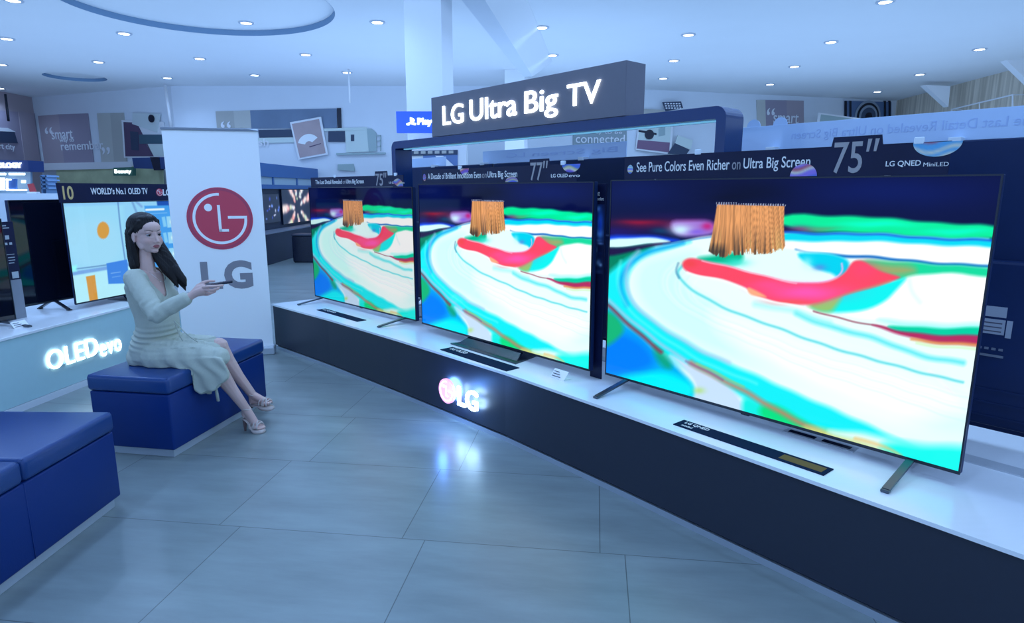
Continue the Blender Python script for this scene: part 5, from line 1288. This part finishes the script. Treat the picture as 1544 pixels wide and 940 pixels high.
# right hand round the remote control
palm_c = J(303, 437, 3.465)
B.caps([wrR, J(297, 441, 3.465), J(305, 438, 3.465)], [.022, .024, .023]); B.caps([wrR, J(298, 436, 3.475), J(307, 433, 3.475)], [.021, .021, .018]); B.caps([J(296, 443, 3.49), J(305, 442, 3.49)], [.019, .017])
for pts, rs in [([(307,433,3.452),(319,432,3.445),(329,431.5,3.455),(336,430.5,3.475)], [.0095,.0085,.0078,.0066]), ([(307,437,3.458),(320,438,3.455),(328.5,436,3.47),(330,432.5,3.492)], [.0095,.0085,.0078,.0068]),
                ([(306,441,3.475),(317,442.5,3.472),(324,440,3.487),(324.5,435.5,3.505)], [.009,.008,.0074,.0066]), ([(303,443.5,3.490),(312,445,3.492),(318,443,3.505),(318.5,438.5,3.520)], [.0085,.0072,.0068,.006]),
                ([(298,432,3.485),(306,426.5,3.487),(315,424,3.490),(323,424.2,3.495)], [.0125,.0100,.0088,.0072])]:
    B.caps([J(*p) for p in pts], rs)
# left hand resting on the seat behind the thigh
hL = Vector((wrL.x+0.03, wrL.y+0.01, OTT_Z+0.022))
B.caps([wrL, hL], [.023, .021]); B.ell(hL + Vector((.03, 0, -.004)), (.042, .036, .015))
for i in range(4):
    o_ = -.027 + .018*i; L_ = [.060, .072, .068, .052][i]
    B.caps([hL + Vector((.055, o_, -.004)), hL + Vector((.055+L_*.55, o_*1.15, -.003)), hL + Vector((.055+L_, o_*1.3, -.012))], [.0088, .008, .0066])
B.caps([hL + Vector((.01, -.030, -.004)), hL + Vector((.040, -.052, -.006)), hL + Vector((.062, -.056, -.012))], [.012, .0095, .0075])
me = B.fuse(0.0031, 4)
co = coords(me); nr = normals(me)
loc = (co - V_(Hd)) @ np.array([list(fH), list(lH), list(uH)]).T     # head coordinates
X, Y, Z = loc[:, 0], loc[:, 1], loc[:, 2]
near = (np.abs(Z) < .12) & (np.abs(Y) < .1) & (X > .02)
dx = np.zeros(len(co))
for s in (-1, 1):
    g_ = np.exp(-(((Y - .030*s)/.016)**2 + ((Z + .001)/.0095)**2)); dx -= .0085*g_
    dx -= .0035*np.exp(-(((Y - .030*s)/.014)**2 + ((Z + .022)/.008)**2))
dx -= .0035*np.exp(-((Y/.022)**2 + ((Z + .0655)/.0022)**2))
dx -= .0030*np.exp(-((Y/.018)**2 + ((Z + .081)/.006)**2))
co[near] += np.outer(dx[near], V_(fH)); put(me, co)
col = np.tile(np.array([.66, .44, .40]), (len(co), 1))
shade = 1 + .05*np.sin(co[:, 0]*37 + co[:, 2]*23)*np.sin(co[:, 1]*31)
col *= shade[:, None]
m_lip = near & (X > .070) & ((Y/.0205)**2 + ((Z + .0650)/.0098)**2 < 1); col[m_lip] = (.34, .095, .11)
for s in (-1, 1):
    w_ = np.exp(-(((Y - .042*s)/.020)**2 + ((Z + .034)/.018)**2)) * near; col = col*(1-.25*w_[:, None]) + np.array([.55, .22, .20])*.25*w_[:, None]
    w_ = np.exp(-(((Y - .030*s)/.019)**2 + ((Z - .006)/.008)**2)) * near; col = col*(1-.45*w_[:, None]) + np.array([.20, .11, .11])*.45*w_[:, None]
for s in (-1, 1):
    q_ = (Y*s - .014)/.032; zc_ = .0205 + .0050*np.sin(np.clip(q_, 0, 1)*PI*.85); hw_ = .0032*(1 - .55*np.clip(q_, 0, 1)) 
    w_ = np.clip(1.4 - np.abs(Z - zc_)/hw_, 0, 1) * (q_ > -.05) * (q_ < 1.05) * near
    col = col*(1 - .9*w_[:, None]) + np.array([.03, .02, .02])*.9*w_[:, None]
paint_mesh(me, col)
M_SKIN = mat_vcol('skin', 0.45, spec=0.4)
sk = M_SKIN.node_tree.nodes['Principled BSDF']; sk.inputs['Subsurface Weight'].default_value = 0.12; sk.inputs['Subsurface Radius'].default_value = (.02, .008, .005); sk.inputs['Subsurface Scale'].default_value = 0.5
body = child('body', me, M_SKIN)
# eyes, lashes, brows, earrings
M_EYEW = mat('eye_white', (.45, .42, .44), .3); M_IRIS = mat('iris', (.025, .012, .01), .1); M_HAIR = None
M_LASH = mat('lash_black', (.006, .005, .006), .6)
for s in (-1, 1):
    bm = bmesh.new(); bmesh.ops.create_uvsphere(bm, u_segments=20, v_segments=14, radius=.0125, matrix=Matrix.Translation(hp_(.0640, .0300*s, -.001)))
    e = bm_obj('eye', bm, M_EYEW, person, True); e.location = -person.location
    gz = (fH*0.97 + lH*(-0.10)).normalized(); cI = hp_(.0640, .0300*s, -.001) + gz*.0090
    bm = bmesh.new(); bmesh.ops.create_uvsphere(bm, u_segments=16, v_segments=10, radius=.0066, matrix=Matrix.Translation(cI))
    i_ = bm_obj('iris', bm, M_IRIS, e, True)
    arc = [hp_(.0775 - .0035*(k/4-1)**2*1.0 - (.004 if abs(k-4) > 3 else 0), (.030 + .0030*(k-4))*s, .0040 - .0011*((k-4)/1.6)**2) for k in range(9)]
    e2 = tube('eyelash', arc, [.0006, .0012, .0015, .0016, .0017, .0017, .0017, .0018, .0008], M_LASH, person, 6); e2.location = -person.location
    bm = bmesh.new(); bmesh.ops.create_uvsphere(bm, u_segments=10, v_segments=8, radius=.0045, matrix=Matrix.Translation(hp_(-.002, .077*s, -.046)))
    e4 = bm_obj('earring', bm, mat('earring_dark', (.05, .05, .07), .2, .8), person, True); e4.location = -person.location

# --- hair
Hh = Vol()
Hh.ell(hp_(-.024, 0, .042), (.099, .081, .084), RH)
Hh.ell(hp_(.010, -.002, .088), (.052, .056, .026), RH)
Hh.ell(hp_(-.055, 0, -.005), (.062, .074, .085), RH)
for s in (-1, 1): Hh.caps([hp_(.030, .052*s, .074), hp_(.004, .069*s, .040), hp_(-.030, .074*s, .004)], [.013, .012, .015])
Hh.caps([hp_(-.060, -.030, 0), hp_(-.066, -.034, -.07), hp_(-.062, -.040, -.13), hp_(-.050, -.050, -.18), hp_(-.045, -.055, -.215)], [.052, .046, .040, .034, .020])
Hh.caps([hp_(-.035, -.060, -.005), hp_(-.034, -.062, -.07), hp_(-.030, -.058, -.13), hp_(-.018, -.056, -.185)], [.024, .022, .019, .007])
Hh.caps([hp_(-.060, .025, 0), hp_(-.066, .030, -.08), hp_(-.060, .040, -.16)], [.052, .045, .030])
pth = [hp_(-.020, .058, .0), hp_(.0, .062, -.07), hp_(.032, .078, -.14), hp_(.068, .096, -.205), hp_(.100, .116, -.265), hp_(.128, .118, -.310), hp_(.146, .116, -.335)]
Hh.caps(pth, [.032, .040, .043, .040, .028, .012, .004])
Hh.caps([p + lH*-.035 + fH*-.004 for p in pth[1:-1]], [.022, .030, .030, .020, .006])
Hh.caps([pth[3] + fH*.015, pth[4] + fH*.028 + Vector((0, 0, -.005)), pth[5] + fH*.022 + Vector((0, 0, .004))], [.03, .022, .006])
me = Hh.fuse(0.0035, 5)
co = coords(me); nr = normals(me)
loc = (co - V_(Hd)) @ np.array([list(fH), list(lH), list(uH)]).T
ang = np.arctan2(loc[:, 1], -loc[:, 0] + .02)
strand = np.sin(ang*46 + loc[:, 2]*14) + .6*np.sin(ang*91 + loc[:, 2]*25 + 1) + .5*np.sin((loc[:, 0]+loc[:, 1])*420 + loc[:, 2]*60)
part = np.exp(-((loc[:, 1]-.012)/.0035)**2) * (loc[:, 2] > .05) * (loc[:, 0] > -.03)
co += nr * (strand*.0007 - part*.003)[:, None]; put(me, co)
M_HAIR = mat('dark_hair', (.006, .0045, .0065), .45, spec=.28, noise=(60, .5, (14, 14, 1)))
child('hair', me, M_HAIR)

# --- dress
D = Vol(); torso(D, 0.011)
cuff = mid(elR, wrR, .80); cuffL = mid(elL, wrL, .8)
D.caps([shR + Vector((0, 0, .004)), mid(shR, elR, .5), elR, mid(elR, wrR, .45), cuff], [.055, .057, .052, .046, .041]); D.caps([shL, mid(shL, elL, .5), elL, cuffL], [.054, .056, .050, .038])
D.caps([hipR, mid(hipR, knR, .5), mid(hipR, knR, 1.06)], [.103, .088, .070]); D.caps([hipL, mid(hipL, knL, .5), mid(hipL, knL, .86)], [.103, .088, .070])
D.caps([mid(hipR, hipL, .5) + Vector((.03, 0, 0)), mid(knR, knL, .5) + Vector((-.05, 0, -.01))], [.10, .075])
outl = [(262,545),(296,540),(322,538),(334,542),(345,563),(344,570),(324,588),(303,594),(290,586),(283,570),(268,556)]
bmv = D.bm
fr = [bmv.verts.new(J(x, y, 3.525)) for x, y in outl]; bk_ = [bmv.verts.new(J(x, y, 3.665)) for x, y in outl]
bmv.faces.new(fr); bmv.faces.new(bk_[::-1])
for k in range(len(outl)): bmv.faces.new([fr[k], bk_[k], bk_[(k+1) % len(outl)], fr[(k+1) % len(outl)]])
me = D.fuse(0.005, 8)
co = coords(me); nr = normals(me)
zW, zP = Wai.z, Pel.z
# gathered folds round the waist and hips, long folds down the skirt and sleeve
band = np.exp(-((co[:, 2] - (zW-.075))/.055)**2) * (co[:, 0] < Pel.x + .19)
side = (co - V_(Pel)) @ V_(fB_)
co += nr * (band * .0055*np.sin(co[:, 2]*190 + side*16 + 1.2*np.sin(side*20)))[:, None]
t_ = np.clip((co[:, 0] - Pel.x - .04)/.1, 0, 1) * (co[:, 2] < zP + .05)
co += nr * (t_ * .0055*np.sin(co[:, 0]*62 + co[:, 2]*46 + .8*np.sin(co[:, 2]*40)))[:, None]
dline = np.abs(((co - V_(elR)) @ V_((wrR-elR).normalized())))
sl = np.exp(-(np.linalg.norm(co - V_(elR), axis=1)/.11)**2)
co += nr * (sl * .0040*np.sin(co[:, 0]*105 - co[:, 2]*40 + 1.5*np.sin(co[:, 2]*60)))[:, None]
su = np.exp(-(np.linalg.norm(co - V_(mid(shR, elR, .35)), axis=1)/.09)**2)
co += nr * (su * .0022*np.sin(co[:, 0]*120 - co[:, 2]*20 + np.sin(co[:, 2]*50)))[:, None]
# rest on the seat, hang clear of its front edge
rzo = math.radians(-9.5)
def edge_x(y): return -1.905 + (y-3.325)*math.tan(-rzo)
ex = edge_x(co[:, 1])
under = (co[:, 2] < OTT_Z + .003)
inside = under & (co[:, 0] < ex + .008)
lift = inside & (co[:, 2] > OTT_Z - .10) & (co[:, 0] < ex - .03)
co[lift, 2] = OTT_Z + .003
push = inside & ~lift; co[push, 0] = ex[push] + .008
put(me, co)
# open neck: V cut between the wrap fronts
bm = bmesh.new(); bm.from_mesh(me)
kill = []
apex = Che.z + .010; topz = Nek.z + .01
for v in bm.verts:
    d_ = v.co - Nek; f_ = d_.dot(fB_); l_ = d_.dot(lB_)
    if v.co.z > apex and f_ > -.01:
        tt = (v.co.z - apex)/(topz - apex)
        if abs(l_ + .004) < .006 + .068*min(tt, 1.0)**.9 and (Vector((f_, l_)).length < .2): kill.append(v)
    elif v.co.z > Nek.z - .004 and Vector((f_, l_)).length < .078: kill.append(v)
    elif (v.co - cuff).dot((wrR-elR).normalized()) > .026 and (v.co - wrR).length < .09: kill.append(v)
bmesh.ops.delete(bm, geom=list(set(kill)), context='VERTS'); bm.to_mesh(me); bm.free()
M_DRESS = mat('dress_cloth', (.47, .50, .43), .75, noise=(120, .08, (1, 1, 1)), bump=(500, .12), spec=.25)
dr = child('dress', me, M_DRESS)
so = dr.modifiers.new('cloth', 'SOLIDIFY'); so.thickness = .003; so.offset = -1
for p in me.polygons: p.use_smooth = True
def ribbonp(name, pts, w, m, parent=None):
    o = tube(name, [J(*p) for p in pts], w, m, person, 8, flat=.6); o.location = -person.location; return o
ribbonp('sash_tie', [(262,484,3.575),(270,492,3.56),(279,502,3.545),(289,510,3.53),(298,516,3.52)], [.004,.004,.005,.006,.005], M_DRESS)
ribbonp('sash_tie', [(262,484,3.575),(266,494,3.56),(271,505,3.545),(275,514,3.53)], [.004,.006,.006,.004], M_DRESS)
ribbonp('hem_strip', [(325,584,3.60),(327,594,3.60),(329,605,3.60)], [.013,.015,.014], M_DRESS)
tb = tube('bracelet', [mid(elR, wrR, .93) + (Vector((0, 1, .3)).normalized()*math.cos(t) + Vector((-.35, -.1, .9)).normalized()*math.sin(t))*.0265 for t in [2*PI*k/16 for k in range(17)]], .0016, mat('bracelet_silver', (.6, .6, .65), .2, .9), person, 6); tb.location = -person.location
nk = [Nek + fB_*(.056 + .045*math.sin(t)) + lB_*(.052*math.cos(t)) + Vector((0, 0, -.000 - .062*math.sin(t)**1.5)) for t in np.linspace(0.15, PI-0.15, 15)]
tb = tube('necklace', nk, .0011, mat('bracelet_silver', (.6, .6, .65), .2, .9), person, 5); tb.location = -person.location

# --- platform sandals
M_SHOE = mat('sandal_leather', (.56, .47, .44), .35)
def sandal(a, f3, floor_z, sgn_):
    hl, ball, toe = f3
    d = (toe - ball); d.z = 0; d.normalize(); s = d.cross(Vector((0, 0, 1))).normalized()
    tip = ball + d*.052
    bm = bmesh.new(); prof = []
    # footbed stations from toe to heel: centre, half width, top z, bottom z
    z_ball = ball.z - .028; z_heel = hl.z - .028
    st_ = [(tip + d*.004, .014, z_ball-.002, -.020), (tip - d*.008, .027, z_ball-.002, -.023), (ball + d*.022, .037, z_ball, -.024), (ball, .038, z_ball, -.024), (mid(ball, hl, .25), .033, None, -.022), (mid(ball, hl, .5), .026, None, -.008), (mid(ball, hl, .8), .024, None, -.006), (hl, .025, None, -.006), (hl - d*.022, .014, None, -.006)]
    rings = []
    for i, (c, w, zt_, th_) in enumerate(st_):
        if zt_ is None:
            t = [0, 0, 0, 0, .16, .5, .85, 1.0, 1.02][i]; zt_ = z_ball*(1-t) + z_heel*t
        rings.append([bm.verts.new((c.x + s.x*k*w, c.y + s.y*k*w, zz)) for k, zz in ((-1, zt_), (1, zt_), (1, zt_+th_), (-1, zt_+th_))])
    for p, q in zip(rings, rings[1:]):
        for k in range(4): bm.faces.new([p[k], p[(k+1) % 4], q[(k+1) % 4], q[k]])
    bm.faces.new(rings[0][::-1]); bm.faces.new(rings[-1])
    bmesh.ops.bevel(bm, geom=list(bm.edges), offset=.003, segments=2, affect='EDGES')
    sole = bm_obj('sandal', bm, M_SHOE, person, True); sole.location = -person.location
    bot = Vector((hl.x - d.x*.012, hl.y - d.y*.012, z_ball - .024))
    def sub(o): o.parent = sole; return o
    sub(cyl('heel', Vector((hl.x - d.x*.006, hl.y - d.y*.006, z_heel-.004)), bot, .016, mat('heel_brown', (.16, .10, .10), .35), r1=.0055, n=12))
    def strap(c, r, ax, tilt=0, n=14, rad=.0042):
        ax = Vector(ax).normalized(); u = s*1.0; w = ax.cross(u).normalized(); u = w.cross(ax)
        sub(tube('strap', [c + (u*math.cos(t)*r[0] + w*math.sin(t)*r[1]) for t in np.linspace(-.25, PI+.25, n)] if w.z > 0 else [c + (u*math.cos(t)*r[0] - w*math.sin(t)*r[1]) for t in np.linspace(-.25, PI+.25, n)], rad, M_SHOE, None, 8))
    base = ball + Vector((0, 0, -.012))
    strap(base + d*.012, (.037, .034), d + s*.45); strap(base + d*.012, (.037, .034), d - s*.45)
    strap(base - d*.012, (.036, .038), d + s*.5); strap(base - d*.010, (.036, .038), d - s*.5); strap(base + d*.028, (.034, .026), d)
    ax = (a - hl).normalized()
    ring = []
    u = Vector((1, 0, 0)).cross(Vector((.35, 0, 1))).normalized(); w = Vector((.35, 0, 1)).normalized().cross(u)
    sub(tube('ankle_strap', [a + Vector((-.002, 0, .008)) + (u*math.cos(t) + w*math.sin(t))*.0305 for t in [2*PI*k/18 for k in range(19)]], .0035, M_SHOE, None, 8))
    sub(tube('strap', [hl + s*.022 + Vector((0, 0, -.02)), hl - d*.024 + Vector((0, 0, .012)), hl - s*.022 + Vector((0, 0, -.02))], .004, M_SHOE, None, 8))
    return sole
sandal(anR, ftR, 0, -1); sandal(anL, ftL, 0, 1)

# --- remote control in her hand
r0, r1 = J(309, 431.5, 3.482), J(351, 424.5, 3.535)
rc = empty('remote_control', r0, 0, 'slim black remote control held in the right hand of the woman', 'remote control')
dr_ = (r1 - r0); Lr = dr_.length
rc.rotation_euler = dr_.to_track_quat('X', 'Z').to_euler()
bm = bmesh.new(); add_box(bm, 0, Lr, -.019, .019, -.007, .007, .005, 3); bm_obj('case', bm, M_BLACK, rc, True)
bm = bmesh.new()
for k in range(5):
    for j in (-1, 0, 1): add_cyl(bm, (.045+k*.018, j*.010, .0068), (.045+k*.018, j*.010, .0082), .0032, n=10)
bm_obj('buttons', bm, mat('button_grey', (.12, .13, .16), .4), rc)
